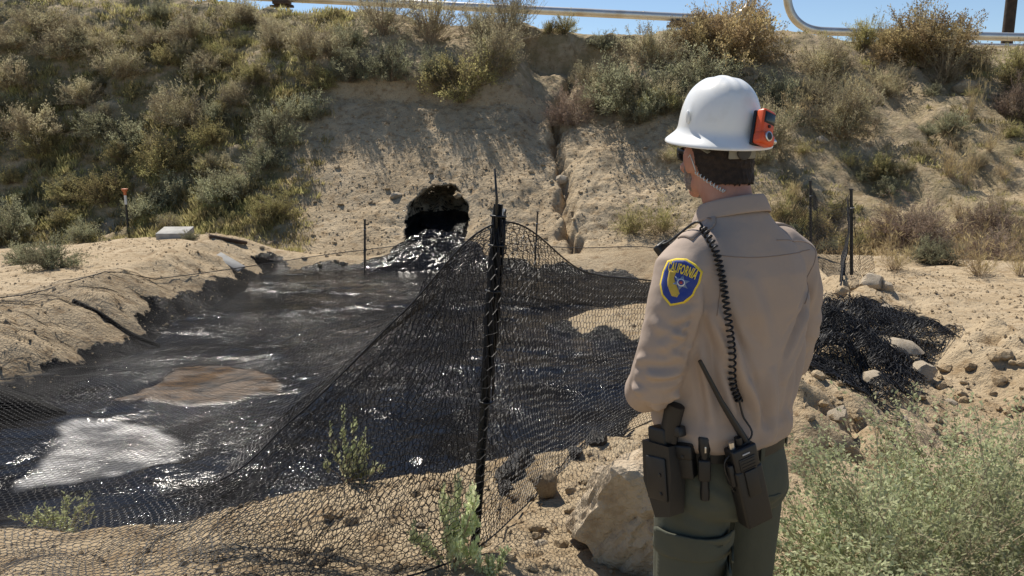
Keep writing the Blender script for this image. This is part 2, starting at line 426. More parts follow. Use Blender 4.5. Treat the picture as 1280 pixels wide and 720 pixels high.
# the cave: a pit driven into the face, floor level with the seep
cx, cy, cz = CAVE
ex = (Xh-cx)/(.80+.10*vn(Yh*3, Xh*0, 2)); ez = (Zh-(cz+.22))/(.84+.0*ex)
rr = np.hypot(ex, ez)+.09*fbm(Xh*3.5, Zh*3.5, 3, 55)
dep = (1-ss(.80, .95, rr))
near_c = (np.abs(Xh-cx) < 1.6) & (Yh < cy+2.6)
dep = np.where(near_c, dep, 0)
Yc = Yh+dep*1.7*(.8+.6*fbm(Xh*2, Zh*2.5, 3, 56)); Zc = Zh-dep*.25*np.clip(ez, -.2, 1)-.06*np.exp(-((rr-1)/.2)**2)*near_c
gm = pydata('ground', np.stack([Xg, Yg, Zg], -1).reshape(-1, 3), grid_faces(*Xg.shape))
hm = pydata('hillside', np.stack([Xh, Yc, Zc], -1).reshape(-1, 3), grid_faces(*Xh.shape))
attr(gm, 'oil', flow(Xg, Yg)); attr(hm, 'oil', np.where(dep > .02, np.where(ez < .05, 1., .47-.1*ss(.8, 1., dep)*ss(.0, .5, ez)), flow(Xh, Yh)))
attr(gm, 'veg', np.zeros(Xg.size)); attr(hm, 'veg', vegmask(Xh, Yh))

def dirt_material():
    m = bpy.data.materials.new('dirt'); m.use_nodes = True; n, l = nodes(m); p = n['Principled BSDF']
    tc = n.new('ShaderNodeNewGeometry')
    def noise(s, d, stretchv=None):
        t = n.new('ShaderNodeTexNoise'); t.inputs['Scale'].default_value = s; t.inputs['Detail'].default_value = d; t.inputs['Roughness'].default_value = .6
        l.new(tc.outputs['Position'], t.inputs['Vector']); return t.outputs[0]
    def rng(x, a, b, c=0, d=1):
        r = n.new('ShaderNodeMapRange'); l.new(x, r.inputs[0])
        for i, v in enumerate((a, b, c, d)): r.inputs[i+1].default_value = v
        return r.outputs[0]
    def mix(f, a, b):
        x = n.new('ShaderNodeMix'); x.data_type = 'RGBA'; l.new(f, x.inputs[0])
        for i, v in ((6, a), (7, b)):
            if isinstance(v, tuple): x.inputs[i].default_value = (*v, 1)
            else: l.new(v, x.inputs[i])
        return x.outputs[2]
    def math_(op, a, b=None):
        x = n.new('ShaderNodeMath'); x.operation = op
        for i, v in enumerate((a, b)):
            if v is None: continue
            if isinstance(v, (int, float)): x.inputs[i].default_value = v
            else: l.new(v, x.inputs[i])
        return x.outputs[0]
    at_o = n.new('ShaderNodeAttribute'); at_o.attribute_name = 'oil'
    at_v = n.new('ShaderNodeAttribute'); at_v.attribute_name = 'veg'
    c = mix(rng(noise(.9, 6), .38, .62), (.475, .375, .245), (.395, .302, .187))
    c = mix(rng(noise(5, 8), .5, .66), c, (.29, .205, .115))
    c = mix(rng(noise(40, 4), .60, .72), c, (.50, .41, .28))
    c = mix(rng(noise(22, 5), .60, .68), c, (.17, .115, .062))
    vegf = math_('MULTIPLY', at_v.outputs['Fac'], rng(noise(3.2, 6), .36, .58))
    c = mix(vegf, c, (.21, .175, .085))
    wet = math_('ADD', at_o.outputs['Fac'], rng(noise(9, 6), .3, .7, -.35, .35))
    oilf = rng(wet, .42, .58)
    c = mix(oilf, c, (.008, .0075, .007))
    l.new(c, p.inputs['Base Color'])
    l.new(rng(oilf, 0, 1, .93, .15), p.inputs['Roughness'])
    l.new(rng(oilf, 0, 1, .3, .07), p.inputs['Specular IOR Level'])
    hgt = math_('ADD', math_('MULTIPLY', noise(14, 10), 1.), math_('MULTIPLY', noise(60, 6), .35))
    b = n.new('ShaderNodeBump'); l.new(rng(oilf, 0, 1, .9, .6), b.inputs['Strength']); b.inputs['Distance'].default_value = .05
    l.new(hgt, b.inputs['Height']); l.new(b.outputs[0], p.inputs['Normal'])
    return m
M['dirt'] = dirt_material()
ground = obj('ground', gm, M['dirt'], kind='structure')
hillside = obj('hillside', hm, M['dirt'], kind='structure')

# ---------------------------------------------------------------- oil pool
px0, px1, py0, py1 = -6.6, 2.9, 5.0, 17.0
ox = np.linspace(px0, px1, 260); oy = np.linspace(py0, py1, 320); OX, OY = np.meshgrid(ox, oy)
wv = .010*fbm(OX*2.2+.6*OY, OY*4.5, 4, 101)+.006*np.abs(vn(OX*5, OY*13, 102))+.02*fbm(OX*.8, OY*.9, 2, 104)
cr = clods(OX, OY*1.5, .34, 106)*ss(.05, .2, fbm(OX*.9, OY*.9, 3, 107))
OZ = POOL_Z+wv+.035*cr
def pp(px, py): q = at(px, py, Z=POOL_Z); return (q.x, q.y)
scum = [pp(*q) for q in ((205,478),(222,462),(262,458),(318,462),(350,474),(345,492),(290,503),(235,508),(150,500),(185,488))]
glare_paint = [pp(*q) for q in ((92,527),(150,531),(205,536),(226,560),(216,580),(150,594),(80,604),(30,610),(60,570))]  # outline of the sun glare on the oil, painted as a pale patch
def soft(poly, w, seed):
    d = segd(OX, OY, poly+[poly[0]]); d = np.where(inside(OX, OY, poly), -d, d)
    return 1-ss(-w, w, d+.13*fbm(OX*2.5, OY*4, 3, seed))
sc = soft(scum, .05, 111); fo = soft(glare_paint, .05, 112)
OZ = OZ+.02*sc; OZ = OZ*(1-.8*fo)+(POOL_Z+.012)*.8*fo
pm = pydata('oil_pool', np.stack([OX, OY, OZ], -1).reshape(-1, 3), grid_faces(*OX.shape))
attr(pm, 'scum', sc); attr(pm, 'foam', fo)
def oil_material():
    m = bpy.data.materials.new('crude_oil'); m.use_nodes = True; n, l = nodes(m); p = n['Principled BSDF']
    g = n.new('ShaderNodeNewGeometry'); mp = n.new('ShaderNodeMapping'); l.new(g.outputs['Position'], mp.inputs[0])
    mp.inputs['Scale'].default_value = (1, 1.5, 1); mp.inputs['Rotation'].default_value = (0, 0, .25)
    def noise(s, d):
        t = n.new('ShaderNodeTexNoise'); t.inputs['Scale'].default_value = s; t.inputs['Detail'].default_value = d; l.new(mp.outputs[0], t.inputs['Vector']); return t.outputs[0]
    def rng(x, a, b, c=0, d=1):
        r = n.new('ShaderNodeMapRange'); l.new(x, r.inputs[0])
        for i, v in enumerate((a, b, c, d)): r.inputs[i+1].default_value = v
        return r.outputs[0]
    def mix(f, a, b):
        x = n.new('ShaderNodeMix'); x.data_type = 'RGBA'; l.new(f, x.inputs[0])
        for i, v in ((6, a), (7, b)):
            if isinstance(v, tuple): x.inputs[i].default_value = (*v, 1)
            else: l.new(v, x.inputs[i])
        return x.outputs[2]
    a1 = n.new('ShaderNodeAttribute'); a1.attribute_name = 'scum'; a2 = n.new('ShaderNodeAttribute'); a2.attribute_name = 'foam'
    c = mix(rng(noise(1.2, 6), .5, .7), (.007, .007, .008), (.016, .014, .012))
    br = mix(rng(noise(4, 6), .4, .65), (.13, .08, .042), (.03, .02, .015))
    c = mix(a1.outputs['Fac'], c, br)
    fm = n.new('ShaderNodeMath'); fm.operation = 'MULTIPLY'; l.new(a2.outputs['Fac'], fm.inputs[0]); l.new(rng(noise(2.6, 6), .40, .60, 1, .25), fm.inputs[1])
    c = mix(fm.outputs[0], c, (.50, .485, .46))  # glare put into the oil colour as pale grey
    crust = rng(noise(1.1, 7), .52, .60)
    cm = n.new('ShaderNodeMath'); cm.operation = 'MULTIPLY'; l.new(crust, cm.inputs[0]); l.new(rng(a2.outputs['Fac'], 0, 1, 1, 0), cm.inputs[1]); crust = cm.outputs[0]
    l.new(c, p.inputs['Base Color']); l.new(rng(crust, 0, 1, .22, .03), p.inputs['Specular IOR Level'])
    rr_ = rng(noise(1.6, 5), .42, .62, .04, .16)
    x = n.new('ShaderNodeMath'); x.operation = 'MAXIMUM'; l.new(rr_, x.inputs[0]); l.new(rng(a1.outputs['Fac'], 0, 1, 0, .5), x.inputs[1])
    y_ = n.new('ShaderNodeMath'); y_.operation = 'MAXIMUM'; l.new(x.outputs[0], y_.inputs[0]); l.new(rng(crust, 0, 1, 0, .12), y_.inputs[1]); l.new(y_.outputs[0], p.inputs['Roughness'])
    p.inputs['IOR'].default_value = 1.48
    b = n.new('ShaderNodeBump'); b.inputs['Strength'].default_value = 1; b.inputs['Distance'].default_value = .024
    ad = n.new('ShaderNodeMath'); ad.operation = 'MULTIPLY_ADD'; l.new(noise(28, 4), ad.inputs[0]); ad.inputs[1].default_value = .6; l.new(noise(10, 2), ad.inputs[2]); l.new(rng(noise(.55, 3), .40, .60, .35, 1), b.inputs['Strength'])
    l.new(ad.outputs[0], b.inputs['Height']); l.new(b.outputs[0], p.inputs['Normal'])
    return m
M['oil'] = oil_material()
obj('oil_pool', pm, M['oil'], kind='structure')
# the seep: thick oil spilling from the cave floor down to the pool
sv_, sw_ = np.meshgrid(np.linspace(0, 1, 150), np.linspace(-1, 1, 110))
SY = 15.9+sv_*(CAVE.y+1.1-15.9)
wd_ = np.interp(SY, [15.9, 16.4, CAVE.y-.35, CAVE.y+.1, CAVE.y+1.1], [1.75, 1.35, .85, .66, .60])
SX = CAVE.x+.12*(1-sv_)+sw_*wd_*(1+.18*fbm(SY*2, sw_*0+2, 3, 131))
base = np.minimum(H(SX, SY), np.interp(SY, [15.9, 16.5, 17.2, CAVE.y, CAVE.y+1.2], [POOL_Z, -.95, -.80, CAVE.z-.22, CAVE.z-.22])+0*SX)
base = np.where(SY < CAVE.y-.5, H(SX, SY), base)
SZ = base+.01+(1-sw_**2)*.03*ss(15.9, 16.6, SY)+(.05*clods(SX, SY, .17, 132)+.045*clods(SX, SY, .08, 133)+.12*fbm(SX*2.5, SY*2.5, 4, 134))*ss(15.7, 16.7, SY)*(1-sw_**4)
SZ = np.where(np.abs(sw_) > .93, SZ-.10*(np.abs(sw_)-.93)/.07, SZ)
obj('oil_seep', pydata('oil_seep', np.stack([SX, SY, SZ], -1).reshape(-1, 3), grid_faces(*SX.shape)), M['oil'], kind='structure')
# ---------------------------------------------------------------- netting
def g_(x, y, dz=.03): return (x, y, float(H(x, y))+dz)
NB = [g_(-5.2,3.0), g_(-3,2.75), g_(-1.75,2.72), g_(-1.2,2.75), g_(-.62,2.85), g_(-.19,3.08), g_(.12,3.75), g_(.62,4.75), g_(1.3,5.5), g_(2.2,6.3), g_(3.3,7.7), g_(4.55,10.6)]
NR = [g_(-5.4,4.4,.08), g_(-3.1,4.0,.06), (-1.5,3.45,.13), (-.98,3.42,.50), (-.47,3.36,1.0), (-.045,3.27,1.40), (.38,4.06,1.06), (.94,4.95,.84), (1.6,5.9,.5), g_(2.5,6.7,.12), g_(3.5,8.2,.08), g_(4.7,11.0,.12)]
NF = [g_(-7.0,9.0,.06), g_(-5.5,13.2,.06), (-4.75,15.6,-.72), (-3.7,16.1,-.62), (-2.5,16.35,-.50), (-1.3,16.1,-.30), (.3,15.9,-.40), (1.3,15.6,-.42), (2.6,15.2,-.35), g_(3.3,15.0,.25), g_(4.2,14.7,.4), (5.1,14.4,.5)]
def curve(pts, s):
    p = np.array(pts); t = s*(len(p)-1); i = np.clip(t.astype(int), 0, len(p)-2); f = (t-i)[..., None]
    a = p[np.clip(i-1, 0, None)]; b = p[i]; c = p[i+1]; d = p[np.clip(i+2, None, len(p)-1)]
    m0 = (c-a)*.5; m1 = (d-b)*.5; f2 = f*f; f3 = f2*f
    return b*(2*f3-3*f2+1)+m0*(f3-2*f2+f)+c*(3*f2-2*f3)+m1*(f3-f2)
def even(pts):
    """reparametrise s so that columns are evenly spaced along the curve"""
    s = np.linspace(0, 1, 600); c = curve(pts, s); L = np.concatenate([[0], np.cumsum(np.linalg.norm(np.diff(c, axis=0), axis=1))])
    return L[-1], lambda u: np.interp(u, L/L[-1], s)
def honey(ni, nj):
    i, j = np.meshgrid(np.arange(ni), np.arange(nj)); idx = j*ni+i; par = (i+j) % 2
    v = j+np.where(par == 0, .17, -.17)
    e = np.concatenate([np.stack([idx[:, :-1], idx[:, 1:]], -1).reshape(-1, 2),
                        np.stack([idx[:-1][par[:-1] == 0], idx[1:][par[:-1] == 0]], -1)])
    return i.astype(float), v, e
def strands(P, e, r, name, sides=3):
    a = P[e[:, 0]]; b = P[e[:, 1]]; t = b-a; L = np.linalg.norm(t, axis=1, keepdims=True)+1e-9; t /= L
    ref = np.where(np.abs(t[:, 2:3]) < .9, np.array([[0, 0, 1.]]), np.array([[1., 0, 0]]))
    u = np.cross(t, ref); u /= np.linalg.norm(u, axis=1, keepdims=True)+1e-9; w = np.cross(t, u)
    vs_ = []
    for p in (a-t*r*.4, b+t*r*.4):
        for k in range(sides):
            an = 2*PI*k/sides+PI/2; vs_.append(p+r*(math.cos(an)*u+math.sin(an)*w))
    V_ = np.stack(vs_, 1).reshape(-1, 3); n = len(e); base = np.arange(n)[:, None]*2*sides
    F = np.concatenate([base+np.array([[k, (k+1) % sides, sides+(k+1) % sides, sides+k]]) for k in range(sides)])
    return pydata(name, V_, F, False)
def front(u, t, sp):
    s = sp(np.clip(u, 0, 1)); b = curve(NB, s); r = curve(NR, s); p = b+(r-b)*t[..., None]
    bel = np.sin(t*PI); x = p[..., 0]; y = p[..., 1]
    n = fbm(x*1.6+y, t*1.3, 3, 201)
    p[..., 1] += -.09*bel+.22*n*bel; p[..., 0] += .12*fbm(x*1.3+9, t*2, 2, 202)*bel
    p[..., 2] -= .06*bel
    p[..., 2] = np.maximum(p[..., 2], H(p[..., 0], p[..., 1])+.012)
    return p
def back(u, t, sp):
    s = sp(np.clip(u, 0, 1)); r = curve(NR, s); f = curve(NF, s); p = r+(f-r)*t[..., None]
    z = f[..., 2]+(r[..., 2]-f[..., 2])*(1-t)**2.6-.35*np.sin(np.clip(t, 0, 1)*PI)*ss(.25, .7, t)
    x = p[..., 0]; y = p[..., 1]
    z = z+.10*fbm(x*1.1, y*1.1, 3, 203)*np.sin(t*PI)
    fl = np.maximum(H(x, y), POOL_Z+.03)+.05+.05*vn(x*3, y*3, 204)
    p[..., 2] = -smin(-z, -fl, .12)
    return p
net = thing('bird_netting', 'black hexagonal netting draped over the oil pool and hung from the dark stake', 'netting', (0, 0, 0))
Lr, sp = even(NR)
_s = np.linspace(0, 1, 400); UC = float(np.interp(8.4/11, sp(_s), _s))     # the sheet ends where it slumps on to the rubble
def lattice(fn, L, depth, cell, r, name, seed, jit=.16):
    a = cell/2; b = cell*.866; ni = int(L/a); nj = int(depth/b)
    i, v, e = honey(ni, nj); rg = np.random.default_rng(seed)
    u = (i+rg.uniform(-jit, jit, i.shape))/(ni-1); t = (v+rg.uniform(-jit, jit, i.shape))/(nj-1)
    t = np.clip(t, 0, 1)
    return obj(name, strands(fn(u, t, sp).reshape(-1, 3), e, r, name), M['net'], net)
lattice(lambda u, t, s: front(u*UC, t, s), Lr*UC, 1.45, .044, .0017, 'front_panel', 1)
lattice(lambda u, t, s: back(u*UC, t, s), Lr*UC, 12.2, .060, .00135, 'pool_cover', 2)
# edge cords
for nm, pts, rad in (('ridge_cord', NR, .004), ('far_cord', NF[:10], .008), ('hem_cord', NB[:9], .004)):
    c = curve(pts, np.linspace(.2 if nm == 'ridge_cord' else 0, .70 if nm == 'ridge_cord' else 1, 140))
    if nm != 'ridge_cord': c[:, 2] = np.maximum(c[:, 2], H(c[:, 0], c[:, 1])+.015)
    MB().tube(c.tolist(), rad, 5).build(nm, M['net'], net)
# second loose layer hanging from the stake to the ground on the left, as the doubled mesh in front
def fold(u, t, sp_):
    s = .25+.24*u
    b = curve(NB, s); r = curve(NR, s); p = b+(r-b)*t[..., None]
    p[..., 1] += .16-.10*t+.10*fbm(u*5, t*3, 3, 211); p[..., 0] += .12*fbm(u*4+5, t*3, 3, 212); p[..., 2] -= .03
    p[..., 2] = np.maximum(p[..., 2], H(p[..., 0], p[..., 1])+.012)
    return p
lattice(fold, 2.3, 1.3, .046, .0017, 'doubled_fold', 3, .22)
lattice(lambda u, t, s: fold(u*1.05-.15, t*.95, s)+np.array([-.12, .16, -.02]), 2.5, 1.3, .048, .0017, 'doubled_fold', 4, .2)
# the heap of slack netting on the rubble
PATH = [(1.65,5.2),(2.35,5.95),(3.0,6.9),(3.75,8.4)]
def heap(seed, hgt):
    def fn(u, t, sp_):
        c = curve([(a, b, 0) for a, b in PATH], u); x = c[..., 0]+(t-.5)*1.15; y = c[..., 1]-(t-.5)*.9
        x = x+.22*fbm(u*6, t*4, 3, seed); y = y+.22*fbm(u*6+4, t*4, 3, seed+1)
        z = H(x, y)+.03+hgt*np.sin(np.clip(t, 0, 1)*PI)*np.sin(np.clip(.1+u*.85, 0, 1)*PI)*(.7+1.2*np.abs(fbm(u*9, t*5, 3, seed+2)))
        return np.stack([x, y, z], -1)
    return fn
for k, hg in enumerate((.03, .06, .09, .12, .16)):
    lattice(heap(220+5*k, hg), 3.7, 1.5, .042, .0026, 'slack_heap', 10+k, .14)

# ---------------------------------------------------------------- stakes
def t_post(name, base, top, label, group=None, bundle=False, r=.021):
    base = Vector(base); top = Vector(top); ax = top-base; L = ax.length
    q = ax.to_track_quat('Z', 'Y')
    t = thing(name, label, 'stake', base, q.to_euler(), group)
    b = MB(); b.box((0, .0, L/2-.12), (.040, .006, L+.24), bevel=.001, seg=1); b.box((0, .016, L/2-.12), (.006, .027, L+.24), bevel=.001, seg=1)
    b.build('post', M['post'], t, 40)
    for k in range(int(L/.055)):
        MB().box((0, -.006, .06+k*.055), (.014, .008, .012), bevel=.002, seg=1).build('stud', M['post'], t, 40)
    return t, L
pb = at(595, 680, Y=3.2); pb.z = float(H(pb.x, pb.y)); pt = at(625, 255, Y=3.27)
stake, L = t_post('fence_stake', pb, pt, 'tall black metal stake holding up the netting, leaning right')
rg = random.Random(4)
bun = MB()
for k in range(46):
    a = rg.uniform(0, 2*PI); z0 = L-.02-rg.uniform(0, .12); z1 = z0-rg.uniform(.25, .75)
    pts = [(math.cos(a+q*.5)*(.020+.010*math.sin(q*2.6)+rg.uniform(0, .006)), math.sin(a+q*.5)*(.024+.008*rg.random()), z0+(z1-z0)*q/6) for q in range(7)]
    bun.tube(pts, .0032, 5)
o = bun.build('gathered_net', M['net'], stake)
for z in (L-.05, L-.17, L-.36, L*.45):
    MB().lathe([(.031, -.004), (.035, -.003), (.035, .003), (.031, .004)], 14, Matrix.Translation((0, 0.004, z))).build('cable_tie', M['black_plastic'], stake)
for a in (.1, .7, -1.2):
    MB().tube([(math.cos(a)*.03, -.032, L-.02), (math.cos(a)*.028, -.036, L-.07), (math.cos(a)*.03, -.033, L-.13)], .004, 5).build('white_strand', M['tie'], stake)
stick = tag(obj('thin_stick', MB().tube([(0, 0, 0), (.004, 0, .12), (-.002, 0, .24)], [.006, .0055, .004], 6).mesh('thin_stick'), M['post']), 'thin dark stick tied to the top of the tall black stake', 'stick')
q = at(620.5, 285, Y=3.24); stick.location = q; stick.rotation_euler = (0, R(-1), 0)
def stake_px(px, ytop, ybase, Y, lab, r=.02, lean=0, mat_='far_post'):
    b = at(px, ybase, Y=Y); b.z = float(H(b.x, b.y)); t = at(px+lean, ytop, Y=Y)
    h = thing('fence_stake', lab, 'stake', b)
    d = t-b
    MB().tube([(-d.x*.1, 0, -.15), (d.x*.5, 0, d.z*.5), (d.x, 0, d.z)], [r, r, r*.9], 7).build('post', M[mat_], h, 40)
    MB().lathe([(r*1.25, -.012), (r*1.25, .012)], 8, Matrix.Translation((d.x, 0, d.z-.01))).build('cap', M[mat_], h, 40)
    MB().tube([(d.x*.8-r*1.2, -r*1.3, d.z*.8), (d.x*.8+r*1.2, -r*1.3, d.z*.8+.01)], .006, 5).build('wire_tie', M['tie'], h)
    return h
stake_px(456, 274, 340, 16.2, 'short thin dark stake on the pool edge beside the cave flow', .024)
stake_px(668, 264, 325, 16.0, 'short stake with a pale tip between the cave and the gully', .02, 4)
stake_px(1064, 236, 362, 11.7, 'black stake holding netting beside the flat dirt patch', .026, 0, 'post')
stake_px(1013, 226, 330, 14.3, 'black stake holding netting near the foot of the slope', .024, 0, 'post')
stake_px(8, 322, 345, 15.5, 'little pale stake at the foot of the bushy slope', .018, 0, 'tie')
# sagging panel between the two right-hand stakes and beyond
P0 = at(1064, 244, Y=11.7); P1 = at(1013, 234, Y=14.3); P2 = at(972, 272, Y=15.2)
side = thing('bird_netting', 'dark netting strung between the two stakes near the foot of the slope', 'netting')
def panel(A, B, zb0, zb1, sag, seed):
    def fn(u, t, sp_):
        p = np.array(A)[None, None]+(np.array(B)-np.array(A))[None, None]*u[..., None]
        top = p[..., 2]-sag*np.sin(np.clip(u, 0, 1)*PI); bot = H(p[..., 0], p[..., 1])+.02
        p[..., 2] = bot+(top-bot)*t; p[..., 1] += .15*fbm(u*3, t*2, 3, seed); return p
    return fn
_n = net; net = side
lattice(panel(P0, P1, 0, 0, .22, 301), 2.7, 1.3, .06, .0034, 'panel', 21)
lattice(panel(P1, P2, 0, 0, .1, 302), 1.3, 1.2, .055, .0036, 'panel', 22)
lattice(panel(P0+Vector((.02, -.02, 0)), at(1092, 318, Y=11.2), 0, 0, .12, 303), .7, 1.1, .05, .0026, 'panel', 23)
lattice(panel(P0+Vector((-.02, -.02, 0)), Vector((3.75, 9.0, float(H(3.75, 9.0))+.15)), 0, 0, .18, 304), 3.0, 1.2, .055, .0030, 'panel', 24)
net = _n
# ---------------------------------------------------------------- vegetation
def leaf_quads(P, D, ln, wd, rg):
    """kite leaves at P pointing along D"""
    n = len(P); D = D/(np.linalg.norm(D, axis=1, keepdims=True)+1e-9)
    r = rg.normal(size=(n, 3)); S_ = np.cross(D, r); S_ /= np.linalg.norm(S_, axis=1, keepdims=True)+1e-9
    ln = np.asarray(ln).reshape(-1, 1); wd = np.asarray(wd).reshape(-1, 1)
    V_ = np.stack([P, P+D*ln*.5+S_*wd*.5, P+D*ln, P+D*ln*.5-S_*wd*.5], 1).reshape(-1, 3)
    return V_, np.arange(n*4).reshape(-1, 4)
def branches(P, Q, r0, r1):
    """three-sided tapered sticks from P to Q"""
    t = Q-P; t = t/(np.linalg.norm(t, axis=1, keepdims=True)+1e-9)
    ref = np.where(np.abs(t[:, 2:3]) < .9, np.array([[0, 0, 1.]]), np.array([[1., 0, 0]])); u = np.cross(t, ref); u /= np.linalg.norm(u, axis=1, keepdims=True); w = np.cross(t, u)
    vs_ = []
    for p, r in ((P, r0), (Q, r1)):
        r = np.asarray(r).reshape(-1, 1)
        for k in range(3): vs_.append(p+r*(math.cos(2.094*k)*u+math.sin(2.094*k)*w))
    V_ = np.stack(vs_, 1).reshape(-1, 3); b = np.arange(len(P))[:, None]*6
    return V_, np.concatenate([b+np.array([[k, (k+1) % 3, 3+(k+1) % 3, 3+k]]) for k in range(3)])
def shrub(seed, nb, nsub, nleaf, ln, wd, up=.35, flat=.8, droop=0, rag=.35, stem_r=.012, start=.25):
    """unit shrub (radius about 1, height about flat*1.2): limbs, twigs and leaves"""
    rg = np.random.default_rng(seed)
    az = rg.uniform(0, 2*PI, nb); el = np.arcsin(np.clip(rg.uniform(0, 1, nb)**.8, 0, 1))
    R_ = 1+rag*(np.sin(az*2+rg.uniform(0, 6))+np.sin(az*3+rg.uniform(0, 6)))*.5+rg.uniform(-rag, rag, nb)*.6
    D = np.stack([np.cos(el)*np.cos(az), np.cos(el)*np.sin(az), np.sin(el)*flat*1.15], 1)*R_[:, None]
    D[:, 2] += up*.25
    P0_ = rg.normal(0, .05, (nb, 3)); P0_[:, 2] = -.06
    mid = P0_+D*.5+rg.normal(0, .06, (nb, 3)); mid[:, 2] += .05
    tip = P0_+D+rg.normal(0, .08, (nb, 3)); tip[:, 2] -= droop
    # twigs
    k = rg.integers(0, nb, nb*nsub); f = rg.uniform(start, 1, nb*nsub)[:, None]
    base = np.where(f < .5, P0_[k]+(mid[k]-P0_[k])*f*2, mid[k]+(tip[k]-mid[k])*(f-.5)*2)
    dn = D[k]/np.linalg.norm(D[k], axis=1, keepdims=True)
    td = dn*.9+rg.normal(0, .55, (nb*nsub, 3)); td[:, 2] += up
    tl = rg.uniform(.14, .34, nb*nsub)[:, None]; tt = base+td/np.linalg.norm(td, axis=1, keepdims=True)*tl
    sv, sf = branches(np.concatenate([P0_, mid, base]), np.concatenate([mid, tip, tt]),
                      np.concatenate([np.full(nb, stem_r), np.full(nb, stem_r*.6), np.full(nb*nsub, stem_r*.35)]),
                      np.concatenate([np.full(nb, stem_r*.6), np.full(nb, stem_r*.25), np.full(nb*nsub, stem_r*.12)]))
    m = nb*nsub*nleaf; kk = np.repeat(np.arange(nb*nsub), nleaf); f = rg.uniform(.05, 1.08, m)[:, None]
    lp = base[kk]+(tt[kk]-base[kk])*f+rg.normal(0, .022, (m, 3)); ld = (tt-base)[kk]*2.2+rg.normal(0, .35, (m, 3))
    lv, lf = leaf_quads(lp, ld, rg.uniform(.6, 1.3, m)*ln, rg.uniform(.6, 1.3, m)*wd, rg)
    lv[:, 2] = np.maximum(lv[:, 2], -.08)
    return sv, sf, lv, lf
PROTO = {}
def proto(kind, seeds, leafmat, stemmat, **kw):
    PROTO[kind] = []
    for s in seeds:
        sv, sf, lv, lf = shrub(s, **kw)
        a = pydata('stems', sv, sf, False); a.materials.append(M[stemmat])
        b = pydata('foliage', lv, lf, False); b.materials.append(LEAF[leafmat]); PROTO[kind].append((a, b))
proto('sage', (1, 2, 3), 'sage', 'stem', nb=70, nsub=14, nleaf=12, ln=.055, wd=.026, up=.12)
proto('olive', (4, 5, 6), 'olive', 'stem', nb=70, nsub=14, nleaf=12, ln=.055, wd=.024, up=.18)
proto('tan', (7, 8, 9), 'tan', 'dry_stem', nb=80, nsub=15, nleaf=11, ln=.055, wd=.019, up=.12)
proto('rust', (10, 11), 'rust', 'dry_stem', nb=110, nsub=18, nleaf=14, ln=.042, wd=.024, up=.15, rag=.25)
proto('purple', (12, 13), 'purple', 'dry_stem', nb=90, nsub=16, nleaf=9, ln=.065, wd=.014, up=.05, flat=.75)
proto('wispy', (14, 15), 'tan', 'dry_stem', nb=70, nsub=12, nleaf=9, ln=.05, wd=.018, up=.55, flat=1.0, rag=.5)
proto('straw', (16, 17), 'straw', 'dry_stem', nb=60, nsub=2, nleaf=5, ln=.30, wd=.018, up=1.2, flat=1.1, start=.1, stem_r=.006)
proto('grassy', (18, 19), 'grass', 'stem', nb=70, nsub=3, nleaf=6, ln=.24, wd=.022, up=.7, flat=.7, start=.1, stem_r=.005)
SH = {  # kind: (name, category, generic label ending)
 'sage': ('sage_shrub', 'shrub', 'grey green leafy shrub'), 'olive': ('olive_shrub', 'shrub', 'yellowish olive shrub'),
 'tan': ('dry_shrub', 'shrub', 'tan half-dry shrub'), 'rust': ('crest_shrub', 'shrub', 'rusty golden brown dense shrub'),
 'purple': ('tumbleweed', 'shrub', 'purplish brown dry twiggy tumbleweed'), 'wispy': ('wispy_shrub', 'shrub', 'wispy tall dry shrub'),
 'straw': ('straw_tuft', 'grass tuft', 'pale straw coloured grass tuft'), 'grassy': ('grass_clump', 'grass tuft', 'low green and yellow grass clump')}
vr = random.Random(11)
def plant(kind, loc, r, hz, label, group, variant=None, tilt=0):
    nm, cat, _ = SH[kind]; pr = PROTO[kind]; a, b = pr[vr.randrange(len(pr)) if variant is None else variant % len(pr)]
    t = thing(nm, label, cat, loc, (tilt, 0, vr.uniform(0, 6.28)), group); t.scale = (r, r, hz)
    obj('stems', a, None, t); obj('foliage', b, None, t); return t
OWN = {(226,158): 'tallest grey tan shrub in the middle of the green slope', (385,70): 'tan shrub on the crest just downhill of the pipe support', (50,45): 'widest tan shrub high on the green slope, near its top',
 (40,176): 'tan shrub with a small olive shrub at its foot, halfway up the slope', (206,216): 'bright rounded olive shrub straight uphill of the orange-topped marker', (132,252): 'olive shrub close behind the orange-topped marker, larger of two',
 (90,252): 'olive shrub close behind the orange-topped marker, smaller of two', (56,192): 'small olive shrub at the foot of a tan shrub halfway up the slope', (400,112): 'olive shrub just above the upper corner of the bare face',
 (346,180): 'tall sage shrub beside the edge of the bare face, halfway up', (222,252): 'grey green shrub uphill of the concrete slab', (304,252): 'wide grey green shrub uphill of the pale board at the slope foot', (66,335): 'grey green shrub on the back of the berm near the little pale stake',
 (488,100): 'grey green shrub on the lip above the bare face, beside the crest shrubs', (180,270): 'low sage shrub between the orange-topped marker and the concrete slab', (318,105): 'small olive shrub high on the slope below the pipe support'}
def plant_px(px, py, w, h, kind, label, group=None, Y=None):
    label = OWN.get((px, py), label)
    if px < 430: h = h*.84
    """px,py: foot of the plant, w/h its size in the picture"""
    p = hit(px, py) if Y is None else at(px, py, Y=Y)
    if Y is not None: p.z = float(H(p.x, p.y))
    k = p.y/FPX; g2 = 1.2 if kind in ('purple', 'straw') else 1.05
    plant(kind, (p.x, p.y, p.z-.02), w*.5*k*g2, h*k/1.2*g2, label, group)
LEFT = 'shrubs on the slope left of the bare face'; 
def L_(kind, where): return SH[kind][2]+' '+where
G1 = 'on the green slope left of the bare face'
